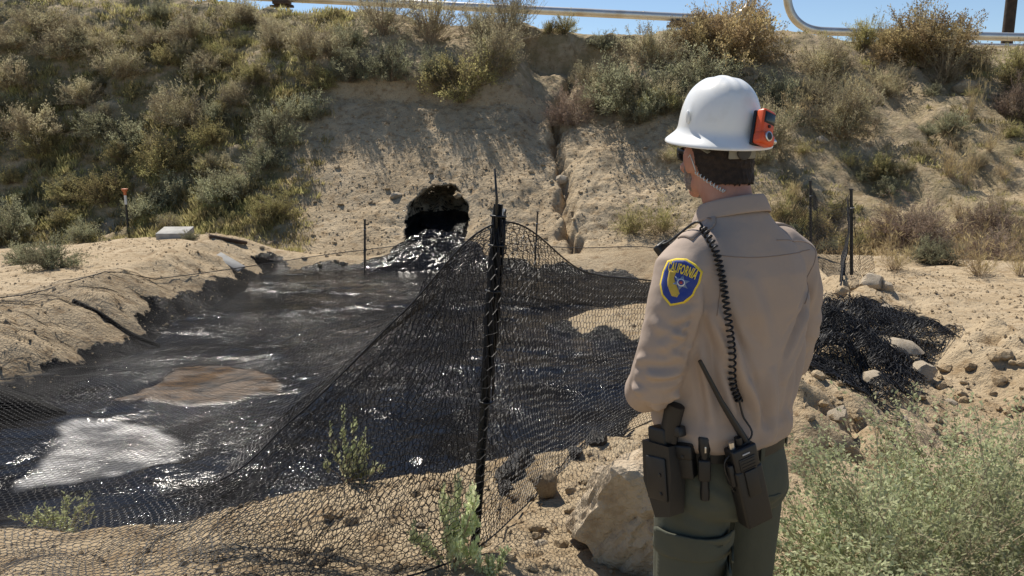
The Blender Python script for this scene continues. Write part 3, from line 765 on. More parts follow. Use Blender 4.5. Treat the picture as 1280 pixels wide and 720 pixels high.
for px, py, w, h, kd in ((50,45,72,50,'tan'),(76,72,56,46,'tan'),(150,98,62,48,'tan'),(240,52,58,46,'tan'),(226,158,62,66,'tan'),(40,176,68,58,'tan'),(190,60,50,36,'tan'),(128,60,44,34,'tan'),
    (14,110,60,46,'tan'),(300,30,52,40,'tan'),(20,60,50,38,'tan'),(385,70,52,56,'tan'),(415,75,44,46,'tan'),(345,60,44,40,'tan'),(105,130,46,40,'tan'),(255,95,46,38,'tan'),(300,130,44,40,'tan')):
    plant_px(px, py, w, h, kd, L_(kd, 'on the upper part of the green slope'), 'dry shrubs on the green slope')
for px, py, w, h, kd in ((56,192,46,44,'olive'),(206,216,72,58,'olive'),(132,252,62,50,'olive'),(90,252,48,42,'olive'),(318,105,46,36,'olive'),(160,205,50,40,'olive'),(265,180,46,38,'olive'),(400,112,50,40,'olive')):
    plant_px(px, py, w, h, kd, L_(kd, G1), 'olive shrubs on the green slope')
plant_px(341, 274, 46, 46, 'olive', 'small round olive shrub standing alone at the bottom corner of the bare face')
for px, py, w, h, kd in ((346,180,56,70,'sage'),(165,190,62,52,'sage'),(222,252,54,48,'sage'),(268,250,52,46,'sage'),(304,252,60,56,'sage'),(12,296,56,62,'sage'),(66,335,60,55,'sage'),(105,300,40,34,'sage'),(30,330,44,38,'sage'),
    (438,105,52,44,'sage'),(488,100,58,50,'sage'),(330,210,50,42,'sage'),(385,150,46,42,'sage'),(275,150,44,36,'sage'),(125,170,44,38,'sage'),(180,270,44,36,'sage'),(440,62,44,36,'sage')):
    plant_px(px, py, w, h, kd, L_(kd, G1), 'sage shrubs on the green slope')
# random smaller fill on the left slope and the crest
for k in range(84):
    px = vr.uniform(-40, 430); py = vr.uniform(20, 300)
    if px > 330 and py > 150: continue
    if px > 380 and py > 110: continue
    kd = vr.choice(['sage', 'olive', 'tan', 'grassy', 'tan', 'olive']); w = vr.uniform(16, 38)
    plant_px(px, py, w, w*vr.uniform(.65, .95), kd, 'small '+L_(kd, 'scattered among larger shrubs on the green slope'), 'small '+SH[kd][0].replace('_', ' ')+' plants among the larger shrubs')
# crest above the bare face
for px, py, w, h, kd, lab in ((477,42,70,48,'wispy','wispy tan shrub on the crest reaching up to the pipe'),(540,52,86,60,'wispy','wispy tan shrub on the crest in front of the pipe, above the cave'),
    (578,124,84,62,'olive','broad olive shrub hanging over the lip of the bare face above the cave'),(618,92,66,72,'tan','tan shrub at the left end of the vertical dirt scarp'),
    (638,48,62,62,'wispy','tall wispy shrub on the crest standing higher than the pipe'),(600,48,50,44,'tan','tan shrub on the crest under the pipe left of the tall wispy shrub'),(705,42,26,26,'olive','tiny green bush on the rim of the vertical dirt scarp'),(686,42,18,18,'olive','tiniest green sprig on the rim of the vertical dirt scarp'),
    (545,100,50,40,'sage','grey green shrub on the crest left of the broad olive overhanging shrub'),
    (812,80,68,52,'tan','tan shrub at the right end of the vertical dirt scarp'),(775,140,98,66,'sage','big spreading grey green shrub below the right end of the scarp'),(708,155,48,46,'purple','dry tumbleweed lodged at the top of the gully'),
    (740,110,46,36,'tan','dry tan shrub under the vertical dirt scarp, next to the gully'),
    (912,85,120,90,'rust','largest golden brown shrub on the crest left of the pipe loop'),(868,70,66,52,'rust','golden brown shrub at the left shoulder of the largest crest shrub'),(880,112,78,52,'sage','grey green shrub right below the largest golden crest shrub'),(840,120,60,46,'sage','grey green shrub left of the white hard hat'),
    (970,135,56,50,'sage','grey green shrub just right of the top of the white hard hat'),(1030,92,70,46,'tan','brownish shrub on the crest below the bend of the pipe loop'),(1080,60,40,38,'olive','small yellow green bush on the crest at the foot of the pipe bend'),
    (1155,82,112,74,'rust','broad golden brown shrub on the crest hiding the pipe right of the bend'),(1115,72,48,44,'rust','smaller golden shrub at the left flank of the broad crest shrub'),(1022,128,50,42,'tan','tan shrub left of the large grey shrub on the right slope'),
    (1052,170,78,70,'tan','large grey tan shrub in the middle of the right slope'),(1110,118,46,38,'tan','round tan shrub on bare dirt below the broad crest shrub'),(1180,104,44,46,'wispy','wispy shrub under the right flank of the broad crest shrub'),
    (1270,105,46,50,'olive','olive shrub on the crest below the wooden pole'),(1270,148,50,46,'purple','dry twiggy shrub on the right slope below the wooden pole'),(957,185,60,66,'tan','tan shrub right behind the orange gas detector'),
    (1222,90,36,30,'tan','small tan shrub on the crest left of the wooden pole'),
    (1140,302,84,50,'purple','large purplish brown tumbleweed at the foot of the right slope'),(1168,330,62,40,'sage','green bush in front of the large tumbleweed at the slope foot'),(1242,292,66,42,'purple','grey brown tumbleweed at the slope foot, farther uphill of two'),
    (1240,322,64,40,'purple','purple brown tumbleweed at the slope foot, lower of two'),(1224,345,70,40,'straw','wide pale straw tuft in front of the two tumbleweeds'),(1118,338,50,34,'straw','pale straw tuft left of the green bush at the slope foot'),(1275,345,40,36,'straw','pale straw tuft right of the two tumbleweeds'),
    (1214,152,22,42,'straw','tall narrow straw tuft in the middle of the right slope'),(1188,222,42,36,'straw','straw tuft halfway down the right slope'),(1206,232,24,30,'straw','thin straw tuft beside the one halfway down the slope'),
    (1218,212,30,28,'tan','small dry shrub above the straw tufts on the right slope'),(790,292,46,38,'grassy','yellow green grass clump left of the pair below the big shrub'),(828,292,54,44,'grassy','yellow green grass clump beside the officer\'s left shoulder')):
    plant_px(px, py, w, h, kd, lab)
for k in range(58):
    px = vr.uniform(960, 1330); py = vr.uniform(100, 330)
    kd = vr.choice(['tan', 'grassy', 'straw', 'sage', 'olive', 'grassy', 'sage', 'tan']); w = vr.uniform(18, 42)*(1 if py > 180 else .9)
    plant_px(px, py, w, w*vr.uniform(.6, .9), kd, 'small '+L_(kd, 'scattered over the right slope'), 'small '+SH[kd][0].replace('_', ' ')+' plants on the right slope')
for k in range(36):
    px = vr.uniform(735, 960); py = vr.uniform(75, 220)
    if px < 800 and py > 170: continue
    kd = vr.choice(['tan', 'sage', 'tan', 'olive']); w = vr.uniform(26, 48)
    plant_px(px, py, w, w*vr.uniform(.7, .95), kd, 'small '+L_(kd, 'between the gully and the hard hat'), 'small '+SH[kd][0].replace('_', ' ')+' plants between gully and hard hat')

# grass carpet on the slopes
rg = np.random.default_rng(5)
def tufts(n, xr, tr, dens, nb, hl, name, lm, label, seed):
    rg = np.random.default_rng(seed)
    x = rg.uniform(*xr, n); t = rg.uniform(*tr, n); y = yfoot(x)+t*(ycrest(x)-yfoot(x))
    k = rg.uniform(0, 1, n) < dens(x, y); x = x[k]; y = y[k]; z = H(x, y); m = len(x)
    X = np.repeat(x, nb)+rg.normal(0, .075, m*nb); Y = np.repeat(y, nb)+rg.normal(0, .075, m*nb); Z = np.repeat(z, nb)-.03
    hgt = np.repeat(rg.uniform(*hl, m), nb)*rg.uniform(.5, 1.2, m*nb)
    D = np.stack([rg.normal(0, .45, m*nb), rg.normal(0, .45, m*nb), np.ones(m*nb)], 1)
    lv, lf = leaf_quads(np.stack([X, Y, Z], 1), D, hgt, hgt*.13, rg)
    o = obj(name, pydata(name, lv, lf, False), LEAF[lm], kind='stuff'); tag(o, label, 'grass'); return o
def dl(x, y): return vegmask(x, y)*(.12+.85*ss(-.15, .2, fbm(x*.9, y*.9, 3, 401)))*ss(-4.2, -5.2, x)
tufts(11000, (-16, -4), (.0, 1.0), dl, 24, (.10, .24), 'grass', 'grass', 'short green grass covering the slope left of the bare face', 1)
def dr(x, y): return ss(4.2, 5.5, x)*(.08+.8*ss(.02, .25, fbm(x*.8, y*.8, 3, 402)))
tufts(5000, (3.5, 16), (.0, 1.0), dr, 20, (.08, .2), 'grass', 'grass', 'sparse green grass patches on the right slope', 2)
tufts(5000, (4, 15), (-.02, .14), lambda x, y: .2+.8*ss(-.1, .2, fbm(x*1.2, y*1.2, 2, 403)), 8, (.08, .24), 'dry_grass', 'straw', 'dry pale grass along the foot of the right slope', 3)
tufts(2600, (-8, -4.6), (-.02, .14), lambda x, y: .2+.8*ss(-.05, .2, fbm(x*1.2, y*1.2, 2, 404)), 8, (.06, .18), 'grass', 'grass', 'green grass fringe at the foot of the left slope behind the berm', 4)

# ---------------------------------------------------------------- near saltbushes
def saltbush(name, label, loc, r, hz, seed, nb, nsub, nleaf, ln, wd, **kw):
    sv, sf, lv, lf = shrub(seed, nb, nsub, nleaf, ln/r, wd/r, stem_r=.0035/r, **kw)
    t = thing(name, label, 'shrub', loc)
    sc = np.array([r, r, hz]); obj('stems', pydata('stems', sv*sc, sf, False), M['dry_stem'], t)
    obj('foliage', pydata('foliage', lv*sc, lf, False), LEAF['salt'], t); return t
def gz(x, y): return (x, y, float(H(x, y))-.01)
saltbush('saltbush', 'big pale green saltbush filling the corner beside the officer', gz(1.42, 2.62), .66, .50, 31, 170, 18, 14, .021, .0115, up=.5, rag=.5)
saltbush('saltbush', 'pale green saltbush behind the biggest one, toward the rubble mound', gz(2.05, 3.25), .58, .48, 32, 120, 16, 13, .021, .0115, up=.5, rag=.5)
saltbush('saltbush', 'low saltbush at the foot of the biggest saltbush, by the officer\'s leg', gz(.98, 2.55), .24, .24, 33, 50, 10, 12, .019, .010, up=.6)
saltbush('saltbush', 'saltbush sprig growing against the tall black stake', gz(-.25, 3.02), .14, .30, 34, 16, 9, 12, .019, .011, up=.8, flat=1.0, rag=.4)
saltbush('saltbush', 'small saltbush sprig behind the netting left of the tall black stake', gz(-.86, 3.95), .13, .24, 35, 14, 9, 12, .019, .011, up=.8, flat=1.0)
saltbush('saltbush', 'faint green sprig behind the netting by the pale oil sheen', gz(-2.55, 4.15), .2, .22, 36, 18, 9, 12, .019, .011, up=.7)
saltbush('saltbush', 'tiny saltbush seedling on the dirt at the stake foot', gz(-.07, 2.9), .07, .12, 37, 8, 6, 10, .016, .009, up=.9)
# ---------------------------------------------------------------- rocks
def rock_mesh(seed, sub=3, cuts=9, lump=.14, fine=.03):
    rg = np.random.default_rng(seed); bm = bmesh.new(); bmesh.ops.create_icosphere(bm, subdivisions=sub, radius=1)
    m = bpy.data.meshes.new('rock'); bm.to_mesh(m); bm.free(); c = getco(m)
    n = c/np.linalg.norm(c, axis=1, keepdims=True); rad = np.ones(len(c))
    for _ in range(cuts):
        d = rg.normal(size=3); d /= np.linalg.norm(d); k = rg.uniform(.55, .9); dt = n@d
        rad = np.minimum(rad, np.where(dt > .05, k/np.clip(dt, .05, 1), 9))
    rad = rad*(1+lump*fbm(n[:, 0]*1.7+seed, n[:, 1]*1.7+n[:, 2]*1.3, 3, seed)+fine*fbm(n[:, 0]*9, n[:, 1]*9+n[:, 2]*7, 3, seed+1))
    setco(m, n*rad[:, None]); m.polygons.foreach_set('use_smooth', np.full(len(m.polygons), True)); m.set_sharp_from_angle(angle=R(24)); return m
def rock(name, mesh_, mt, loc, scale, rot, label, group=None):
    o = bpy.data.objects.new(name, mesh_); COL.objects.link(o); o.location = loc; o.scale = scale; o.rotation_euler = rot
    if not mesh_.materials: mesh_.materials.append(M[mt])
    tag(o, label, 'rock', group); return o
bo = rock_mesh(77, 5, 9, .26, .10)
p = at(800, 640, Y=2.95)
rock('boulder', bo, 'boulder', (p.x+.10, 3.15, float(H(p.x, 3.1))+.20), (.43, .40, .44), (.2, -.15, .6), 'large pale sandstone boulder behind the officer\'s holster')
rock('rock', rock_mesh(78, 4, 10, .15, .05), 'stone', (*(at(682, 615, Y=3.75).xy), float(H(at(682, 615, Y=3.75).x, 3.75))+.07), (.082, .08, .08), (0, .1, .3), 'fist-sized blocky rock between the tall stake and the boulder')
PR = []
for k in range(6):
    m_ = rock_mesh(80+k, 2, 16, .10, .06); m_.materials.append(M['dirt']); PR.append(m_)
PP = []
for k in range(3):
    m_ = rock_mesh(90+k, 3, 16, .10, .06); m_.materials.append(M['pale_stone']); PP.append(m_)
rr_ = random.Random(8)
def rk(px, py, w, lab, group=None, pale=False, Y=None, fl=.75):
    p = hit(px, py); k = p.y/FPX*w*.5*1.15
    rock('rock', rr_.choice(PP if pale else PR), 'stone', (p.x, p.y, p.z+k*.1), (k, k*rr_.uniform(.8, 1.1), k*fl), (rr_.uniform(-.3, .3), rr_.uniform(-.3, .3), rr_.uniform(0, 6.28)), lab, group)
for px, py, w, lab in ((1048,522,32,'rounded pale rock between the slack netting heap and the saltbush'),(1108,362,26,'pale rock on the crest of the rubble ridge by the stake'),(1122,440,54,'long flat rock slab on the rubble ridge above the netting heap'),
    (1092,478,36,'wedge of pale rock in front of the flat slab on the rubble ridge'),(1105,392,28,'grey rock upon the netting heap'),(1135,425,26,'dark grey rock at the right end of the flat slab'),(1150,470,40,'brown rock on the path below the flat slab'),(1088,356,30,'brown rock at the foot of the stake beside the dirt patch')):
    rk(px, py, w, lab, None, True)
for k in range(70):
    px = rr_.uniform(1010, 1280); py = rr_.uniform(360, 560)
    if px > 1160 and py < 430: continue
    rk(px, py, rr_.uniform(9, 24), 'loose brown dirt clod on the rubble right of the officer', 'clods on the rubble ridge', rr_.random() < .06)
for k in range(50):
    px = rr_.uniform(380, 840); py = rr_.uniform(600, 715)
    rk(px, py, rr_.uniform(9, 22), 'loose dirt clod in front of the pool below the netting', 'clods below the netting', rr_.random() < .08)
for k in range(24):
    px = rr_.uniform(300, 430) if k < 14 else rr_.uniform(400, 760); py = rr_.uniform(285, 335) if k < 14 else rr_.uniform(200, 318)
    if 480 < px < 610 and py > 210: continue
    rk(px, py, rr_.uniform(5, 9), 'clod of soil lying on the bare face around the cave', 'clods on the bare face')
rk(494, 247, 17, 'pale grey stone stuck in the face left of the cave mouth', None, True)
rk(702, 236, 15, 'pale boulder wedged in the gully', None, True, fl=1.2); rk(572, 246, 12, 'dark lump hanging at the upper rim of the cave')
rk(1027, 178, 16, 'pale angular stone on the right slope behind the officer', None, True); rk(1207, 112, 28, 'brown earth lump near the crest of the right slope')
OR = rock_mesh(95, 3, 8, .25, .08); OR.materials.append(M['oily_stone'])
for px, py, w in ((640,592,50),(655,578,34),(745,552,28),(718,568,24),(632,612,24)):
    p = hit(px, py, hi=12); k = p.y/FPX*w*.5
    rock('oily_clod', OR, 'oily_stone', (p.x, p.y, p.z+k*.2), (k, k, k*.8), (rr_.random(), rr_.random(), rr_.random()*6), 'black oil-soaked clod at the pool edge beside the stake', 'oil-soaked clods at the near pool edge')
for k in range(0):
    px = rr_.uniform(492, 600); py = rr_.uniform(306, 334); p = hit(px, py); s_ = rr_.uniform(.05, .13)
    rock('oily_clod', OR, 'oily_stone', (p.x, p.y, p.z+.02), (s_, s_, s_*.7), (rr_.random(), rr_.random(), rr_.random()*6), 'black oil-soaked clod on the seep below the cave', 'oil-soaked clods below the cave')
# gravel: thousands of pebbles as one piece of stuff
def pebbles(name, x, y, size, mt, label, seed):
    rg = np.random.default_rng(seed); n = len(x)
    o8 = np.array([(1,0,0),(0,1,0),(-1,0,0),(0,-1,0),(0,0,1),(0,0,-1)], float)
    v = o8[None]*rg.uniform(.55, 1.15, (n, 6, 1))*size[:, None, None]+rg.normal(0, .12, (n, 6, 3))*size[:, None, None]
    a = rg.uniform(0, 6.28, n); c, s = np.cos(a)[:, None], np.sin(a)[:, None]
    v = np.stack([v[..., 0]*c-v[..., 1]*s, v[..., 0]*s+v[..., 1]*c, v[..., 2]*.75], -1)
    v += np.stack([x, y, H(x, y)+size*.15], -1)[:, None]
    f = np.array([(0,1,4),(1,2,4),(2,3,4),(3,0,4),(1,0,5),(2,1,5),(3,2,5),(0,3,5)]); F = (np.arange(n)[:, None, None]*6+f[None]).reshape(-1, 3)
    o = obj(name, pydata(name, v.reshape(-1, 3), F, False), M[mt], kind='stuff'); tag(o, label, 'gravel')
rg = np.random.default_rng(3)
def scat(n, xr, yr): return rg.uniform(*xr, n), rg.uniform(*yr, n)
x, y = scat(9000, (-4, 4), (2.3, 6.5)); k = pool_d(x, y) > .15; x, y = x[k], y[k]
pebbles('gravel', x, y, rg.lognormal(math.log(.0075), .6, len(x)), 'dirt', 'loose gravel and crumbs of dirt on the near bank', 1)
x, y = scat(6000, (1.5, 7), (5, 13)); pebbles('gravel', x, y, rg.lognormal(math.log(.010), .6, len(x)), 'dirt', 'loose rubble crumbs around the right-hand ridge', 2)
x, y = scat(7000, (-7, 4.2), (17.1, 23)); k = (y < yfoot(x)+5.5) & ((np.abs(x-CAVE.x) > .9) | (y > CAVE.y+1.2)); x, y = x[k], y[k]
pebbles('gravel', x, y, rg.lognormal(math.log(.016), .55, len(x)), 'dirt', 'crumbly soil fragments littering the bare face', 3)
x, y = scat(3500, (-9, -4.7), (8, 17)); k = pool_d(x, y) > .1; x, y = x[k], y[k]
pebbles('gravel', x, y, rg.lognormal(math.log(.010), .6, len(x)), 'dirt', 'crumbs of dirt on the left berm', 4)

# ---------------------------------------------------------------- things on the banks
s1 = hit(217, 296)
o = MB().box((0, 0, 0), (.62, .55, .14), bevel=.012).build('concrete_slab', M['concrete'], None, 40); o.location = (s1.x, s1.y+.1, s1.z+.06); o.rotation_euler = (R(9), 0, R(4)); tag(o, 'flat grey concrete slab at the far end of the left berm', 'slab')
s2 = hit(287, 331)
o = MB().box((0, 0, 0), (.60, .20, .05), bevel=.01).build('pale_board', M['concrete'], None, 40); o.location = (s2.x, s2.y, s2.z+.05); o.rotation_euler = (R(20), R(24), R(-20)); tag(o, 'pale sloping board where the left berm meets the bare face', 'board')
def log(name, label, cat, pxs, r, mt, n=10, dz=0):
    pts = []
    for k, (a, b) in enumerate(pxs):
        q = hit(a, b); q.z = max(q.z, POOL_Z); pts.append(q+Vector((0, 0, r[k]*.7+dz)))
    c = curve([tuple(p) for p in pts], np.linspace(0, 1, 40)); rad = np.interp(np.linspace(0, 1, 40), np.linspace(0, 1, len(r)), r)
    o = MB().tube(c.tolist(), rad.tolist(), n).build(name, M[mt]); tag(o, label, cat); return o
log('oily_boom', 'thick black oil-soaked boom on the bank at the left end of the pool', 'boom', ((-60,482),(-10,512),(40,537),(84,552)), (.16, .16, .12, .04), 'oil_boom')  # unidentified dark band, built as a tapered black tube
log('black_hose', 'black hose running down the face of the left berm', 'hose', ((92,377),(125,394),(160,418),(200,440)), (.03, .035, .035, .025), 'oil_boom', dz=-.01)  # second dark band of unknown nature, drawn as a thin black tube
log('oily_plank', 'dark oily timber lying at the foot of the left slope', 'plank', ((262,298),(288,303),(308,306)), (.05, .05, .04), 'rust', 6)
# orange-topped marker on the berm
mb = hit(161, 294); mt_ = at(160, 236, Y=mb.y); h = mt_.z-mb.z
mk = thing('marker_post', 'black marker post with a white band and flared orange top on the left berm', 'marker', mb)
MB().tube([(0, 0, -.15), (0, 0, h*.66)], .026, 10).build('post', M['post'], mk, 40)
MB().tube([(0, 0, h*.66), (0, 0, h*.86)], .031, 10).build('white_band', M['white_band'], mk, 40)
MB().lathe([(.033, h*.86), (.036, h*.92), (.075, h*.975), (.08, h), (.0, h+.01)], 14).build('orange_cap', M['faded_orange'], mk, 40)

# ---------------------------------------------------------------- pipeline on the crest
def pipe(name, label, pts, r, bands):
    t = thing(name, label, 'pipe', (0, 0, 0))
    c = [Vector(p) for p in pts]
    MB().tube(c, r, 20).build('pipe_run', M['pipe'], t, 60)
    L = 0; nxt = .8
    for a, b in zip(c[:-1], c[1:]):
        l = (b-a).length
        while nxt < L+l:
            p = a.lerp(b, (nxt-L)/l); q_ = (b-a).to_track_quat('Z', 'Y').to_matrix().to_4x4()
            MB().lathe([(r+.001, -.03), (r+.007, -.028), (r+.007, .028), (r+.001, .03)], 20, Matrix.Translation(p) @ q_).build('joint_band', M['pipe'], t, 50)
            nxt += bands
        L += l
    return t
PY = 29.5
A = at(-80, -24, Y=PY); B = at(860, 22, Y=PY)
def arc(p0, d0, p1, d1, n=12):
    out = []
    for k in range(n+1):
        f = k/n; out.append(p0*(2*f**3-3*f*f+1)+d0*(f**3-2*f*f+f)+p1*(3*f*f-2*f**3)+d1*(f**3-f*f))
    return out
e0 = at(905, 24, Y=PY); e1 = at(944, -12, Y=PY); e2 = at(958, -60, Y=PY)
f0 = at(984, -12, Y=PY); f1 = at(1030, 39, Y=PY); f2 = at(975, -60, Y=PY)
top1 = e2+Vector((.1, 0, 1.5)); top2 = f2+Vector((0, 0, 1.5))
loop = [A, A.lerp(B, .33), A.lerp(B, .66), B]+arc(e0, Vector((1.4, 0, 0)), e1, Vector((.2, 0, 2.0)))+[e2]
pipe('steam_pipe', 'long silver pipe along the crest rising into the left leg of the loop', loop, .145, 6.)
run2 = arc(f0, Vector((0.05, 0, -2.6)), f1, Vector((2.6, 0, -.05)), 16)+[at(1110, 42, Y=PY), at(1200, 44.5, Y=PY), at(1420, 50, Y=PY)]
pipe('steam_pipe', 'silver pipe curving down from the loop and running on to the right', [f2]+run2, .145, 5.)
pipe('thin_pipe', 'second thinner pipe running below the main one by the wooden pole', [at(1010, 55, Y=30.2), at(1150, 55, Y=30.2), at(1420, 61, Y=30.2)], .08, 7.)
def support(px, py, lab, group=None):
    p = at(px, py, Y=PY); z0 = float(H(p.x, p.y)); t = thing('pipe_support', lab, 'support', (p.x, p.y, z0)); h = p.z-.15-z0
    MB().box((0, 0, h-.06), (.55, .5, .12), bevel=.01).build('saddle', M['rust'], t, 40)
    for s in (-.2, .2): MB().tube([(s, 0, -.4), (s, 0, h-.1)], .05, 8).build('leg', M['rust'], t, 40)
    MB().box((0, 0, h-.17), (.8, .2, .08), bevel=.01).build('crossbar', M['rust'], t, 40)
support(848, 21, 'rusty saddle support under the end of the long pipe'); support(352, -4, 'rusty saddle support under the long pipe above the green slope')
pl = hit(1259, 52) ; pz = at(1260, 40, Y=31.5)
zb = float(H(pz.x, 31.5))
pole = thing('utility_pole', 'dark wooden pole standing on the crest behind the pipe', 'pole', (pz.x, 31.5, zb))
MB().tube([(0, 0, -.5), (0, 0, 3), (0, 0, 7.5)], [.21, .20, .17], 14).build('shaft', M['wood'], pole, 50)
MB().box((0, -.18, 6.9), (2.4, .1, .13), bevel=.01).build('crossarm', M['wood'], pole, 40)
for s in (-1.05, -.4, .4, 1.05): MB().lathe([(.03, 0), (.055, .03), (.035, .06), (.055, .09), (.03, .14), (0, .15)], 10, Matrix.Translation((s, -.18, 6.96))).build('insulator', M['concrete'], pole)
# ---------------------------------------------------------------- the officer
MX, MY = .555, 2.0
MZ = 0.0
ROOT = Matrix.Translation((MX, MY, MZ)) @ Matrix.Rotation(R(32), 4, 'Z'); RI = ROOT.inverted()
hx = .028   # head carried forward
HT = R(-14)
def turn(m_, full=False):
    c = getco(m_); w = np.ones(len(c)) if full else ss(1.56, 1.625, c[:, 2]); a = HT*w; x = c[:, 0]; y = c[:, 1]-.035
    setco(m_, np.stack([x*np.cos(a)-y*np.sin(a), x*np.sin(a)+y*np.cos(a)+.035, c[:, 2]], 1))
HM = Matrix.Translation((0, .035, 0)) @ Matrix.Rotation(HT, 4, 'Z') @ Matrix.Translation((0, -.035, 0))
def limb(b, pts, rad, n=18): b.tube(pts, rad, n); b.ell(pts[0], (rad[0],)*3); b.ell(pts[-1], (rad[-1],)*3)
ARM = {-1: [(-.135,-.02,1.452),(-.182,-.022,1.425),(-.212,-.025,1.34),(-.232,-.015,1.235),(-.240,.005,1.15),(-.212,.065,1.112),(-.155,.125,1.10),(-.085,.180,1.095)],
        1: [(.135,-.02,1.452),(.185,-.022,1.425),(.226,-.025,1.34),(.236,-.02,1.235),(.238,.0,1.15),(.220,.075,1.105),(.165,.165,1.085),(.095,.235,1.075)]}
# body: head, neck, trunk, arms, hands, legs in one surface
b = MB()
HEAD = [(0,-.012,1.47,.075,.072),(0,-.004,1.54,.064,.066),(0,.012+hx*.5,1.60,.0625,.068),(0,.03+hx*.8,1.635,.066,.083),(0,.045+hx,1.67,.073,.095),(0,.05+hx,1.71,.077,.100),
        (0,.05+hx,1.75,.078,.100),(0,.048+hx,1.79,.072,.092),(0,.046+hx,1.82,.052,.068),(0,.045+hx,1.838,.02,.03)]
b.rings(HEAD, 32)
y0 = hx
b.ell((0,.114+y0,1.615),(.033,.030,.027)); b.ell((0,.085+y0,1.62),(.052,.045,.024))
for s in (-1, 1):
    b.ell((s*.045,.06+y0,1.632),(.022,.045,.026)); b.ell((s*.04,.118+y0,1.668),(.024,.022,.020))
    b.ell((s*.0815,.04+y0,1.692),(.013,.023,.037), Euler((R(-10),0,R(s*-22))).to_matrix()); b.ell((s*.083,.046+y0,1.668),(.008,.011,.014))
b.tube([(0,.145+y0,1.718),(0,.158+y0,1.695),(0,.167+y0,1.676)],[.008,.011,.015],10); b.ell((0,.160+y0,1.674),(.018,.012,.010))
b.ell((0,.140+y0,1.726),(.048,.012,.010)); b.ell((0,.142+y0,1.648),(.024,.010,.006)); b.ell((0,.139+y0,1.639),(.022,.010,.006))
b.rings([(0,0,.85,.13,.09),(0,0,.97,.145,.10),(0,0,1.12,.15,.105),(0,-.01,1.3,.165,.11),(0,-.015,1.42,.165,.10),(0,-.015,1.48,.13,.08),(0,-.01,1.52,.075,.065)], 24)
for s in (-1, 1):
    b.tube(ARM[s], [.055,.055,.050,.044,.042,.038,.030,.026], 14)
    w = Vector(ARM[s][-1]); e = Vector((-.02, .215, 1.085)) if s < 0 else Vector((.03, .275, 1.06))
    c = w.lerp(e, .5)
    b.tube([w, w.lerp(e, .35), e], [(.026,.020),(.040,.018),(.038,.014)], 14, up=(0, 0, 1))
    d = (e-w).normalized(); upv = Vector((0, 0, 1))
    for q, ln in enumerate((.070, .078, .072, .056)):
        r0 = e+upv*(.027-.018*q)
        pts = [r0-d*.015, r0+d*ln*.45, r0+d*ln*.8+Vector((0, -.014, -.004)), r0+d*ln*.85+Vector((0, -.034, -.008))]
        b.tube(pts, [.0095,.009,.0085,.0075], 10); b.ell(pts[-1], (.0075,)*3, u=8, v=6)
    th = [w.lerp(e, .25)+Vector((0, 0, .022)), w.lerp(e, .55)+Vector((0, .004, .052)), w.lerp(e, .95)+Vector((0, .006, .062)), e+d*.018+Vector((0, .004, .058))]
    b.tube(th, [.014,.012,.0105,.008], 10); b.ell(th[-1], (.008,)*3, u=8, v=6)
    b.tube([(s*.085,0,.92),(s*.095,.005,.75),(s*.098,.01,.52),(s*.100,.0,.30),(s*.102,-.01,.09)],[.078,.075,.055,.050,.036],14)
    b.ell((s*.105,.05,.045),(.04,.12,.04))
bm_ = remesh(b.mesh('person'), .0055, 3); turn(bm_)
person = obj('person', bm_, M['skin']); person.matrix_world = ROOT
tag(person, 'person in tan uniform shirt and olive trousers standing with back turned, watching the oil pool', 'person')
for s in (-1, 1): turn(MB().ell((s*.032,.130+y0,1.703),(.0125,.0125,.0125)).build('eye', M['eye'], person).data, True)

# hair: short, cut above the collar
b = MB(); b.rings([(q[0], q[1], q[2], q[3]*1.035+.003, q[4]*1.035+.003) for q in HEAD[2:]], 220)
bmesh.ops.subdivide_edges(b.bm, edges=[e for e in b.bm.edges if abs(e.verts[0].co.z-e.verts[1].co.z) > .01], cuts=11)
rng_ = random.Random(2)
dele = []
for v in b.bm.verts:
    th = math.atan2(v.co.x, -(v.co.y-.045-hx))     # 0 at the back
    a = abs(th)
    line = np.interp(a, [0, .6, 1.05, 1.35, 1.55, 1.80, 1.95, 3.2], [1.632, 1.634, 1.648, 1.690, 1.715, 1.685, 1.76, 1.79])+rng_.uniform(-.0022, .0022)
    if v.co.z < line: dele.append(v)
bmesh.ops.delete(b.bm, geom=dele, context='VERTS')
hm_ = b.mesh('hair', True, False); c = getco(hm_); n_ = getno(hm_)
cen = np.array([0, .045+hx, 1.70]); out = (c-cen)/np.linalg.norm(c-cen, axis=1, keepdims=True)
c += out*(.0015+.006*np.abs(fbm(c[:, 0]*160+c[:, 1]*90, c[:, 2]*60, 3, 501)))[:, None]; setco(hm_, c)
turn(hm_, True); ho = obj('hair', hm_, M['hair'], person); md = ho.modifiers.new('s', 'SOLIDIFY'); md.thickness = .006; md.offset = -1
# beard
b = MB(); b.ell((0,.110+y0,1.617),(.037,.034,.031), u=32, v=24); b.ell((0,.09+y0,1.624),(.054,.044,.027), u=32, v=24)
for s in (-1, 1): b.ell((s*.050,.075+y0,1.638),(.020,.034,.030)); b.ell((s*.070,.075+y0,1.672),(.008,.014,.03))
bd = remesh(b.mesh('beard'), .005, 2); c = getco(bd); c += getno(bd)*(.003*fbm(c[:, 0]*200, c[:, 2]*200+c[:, 1]*150, 2, 505))[:, None]; setco(bd, c)
turn(bd, True); obj('beard', bd, M['beard'], person)

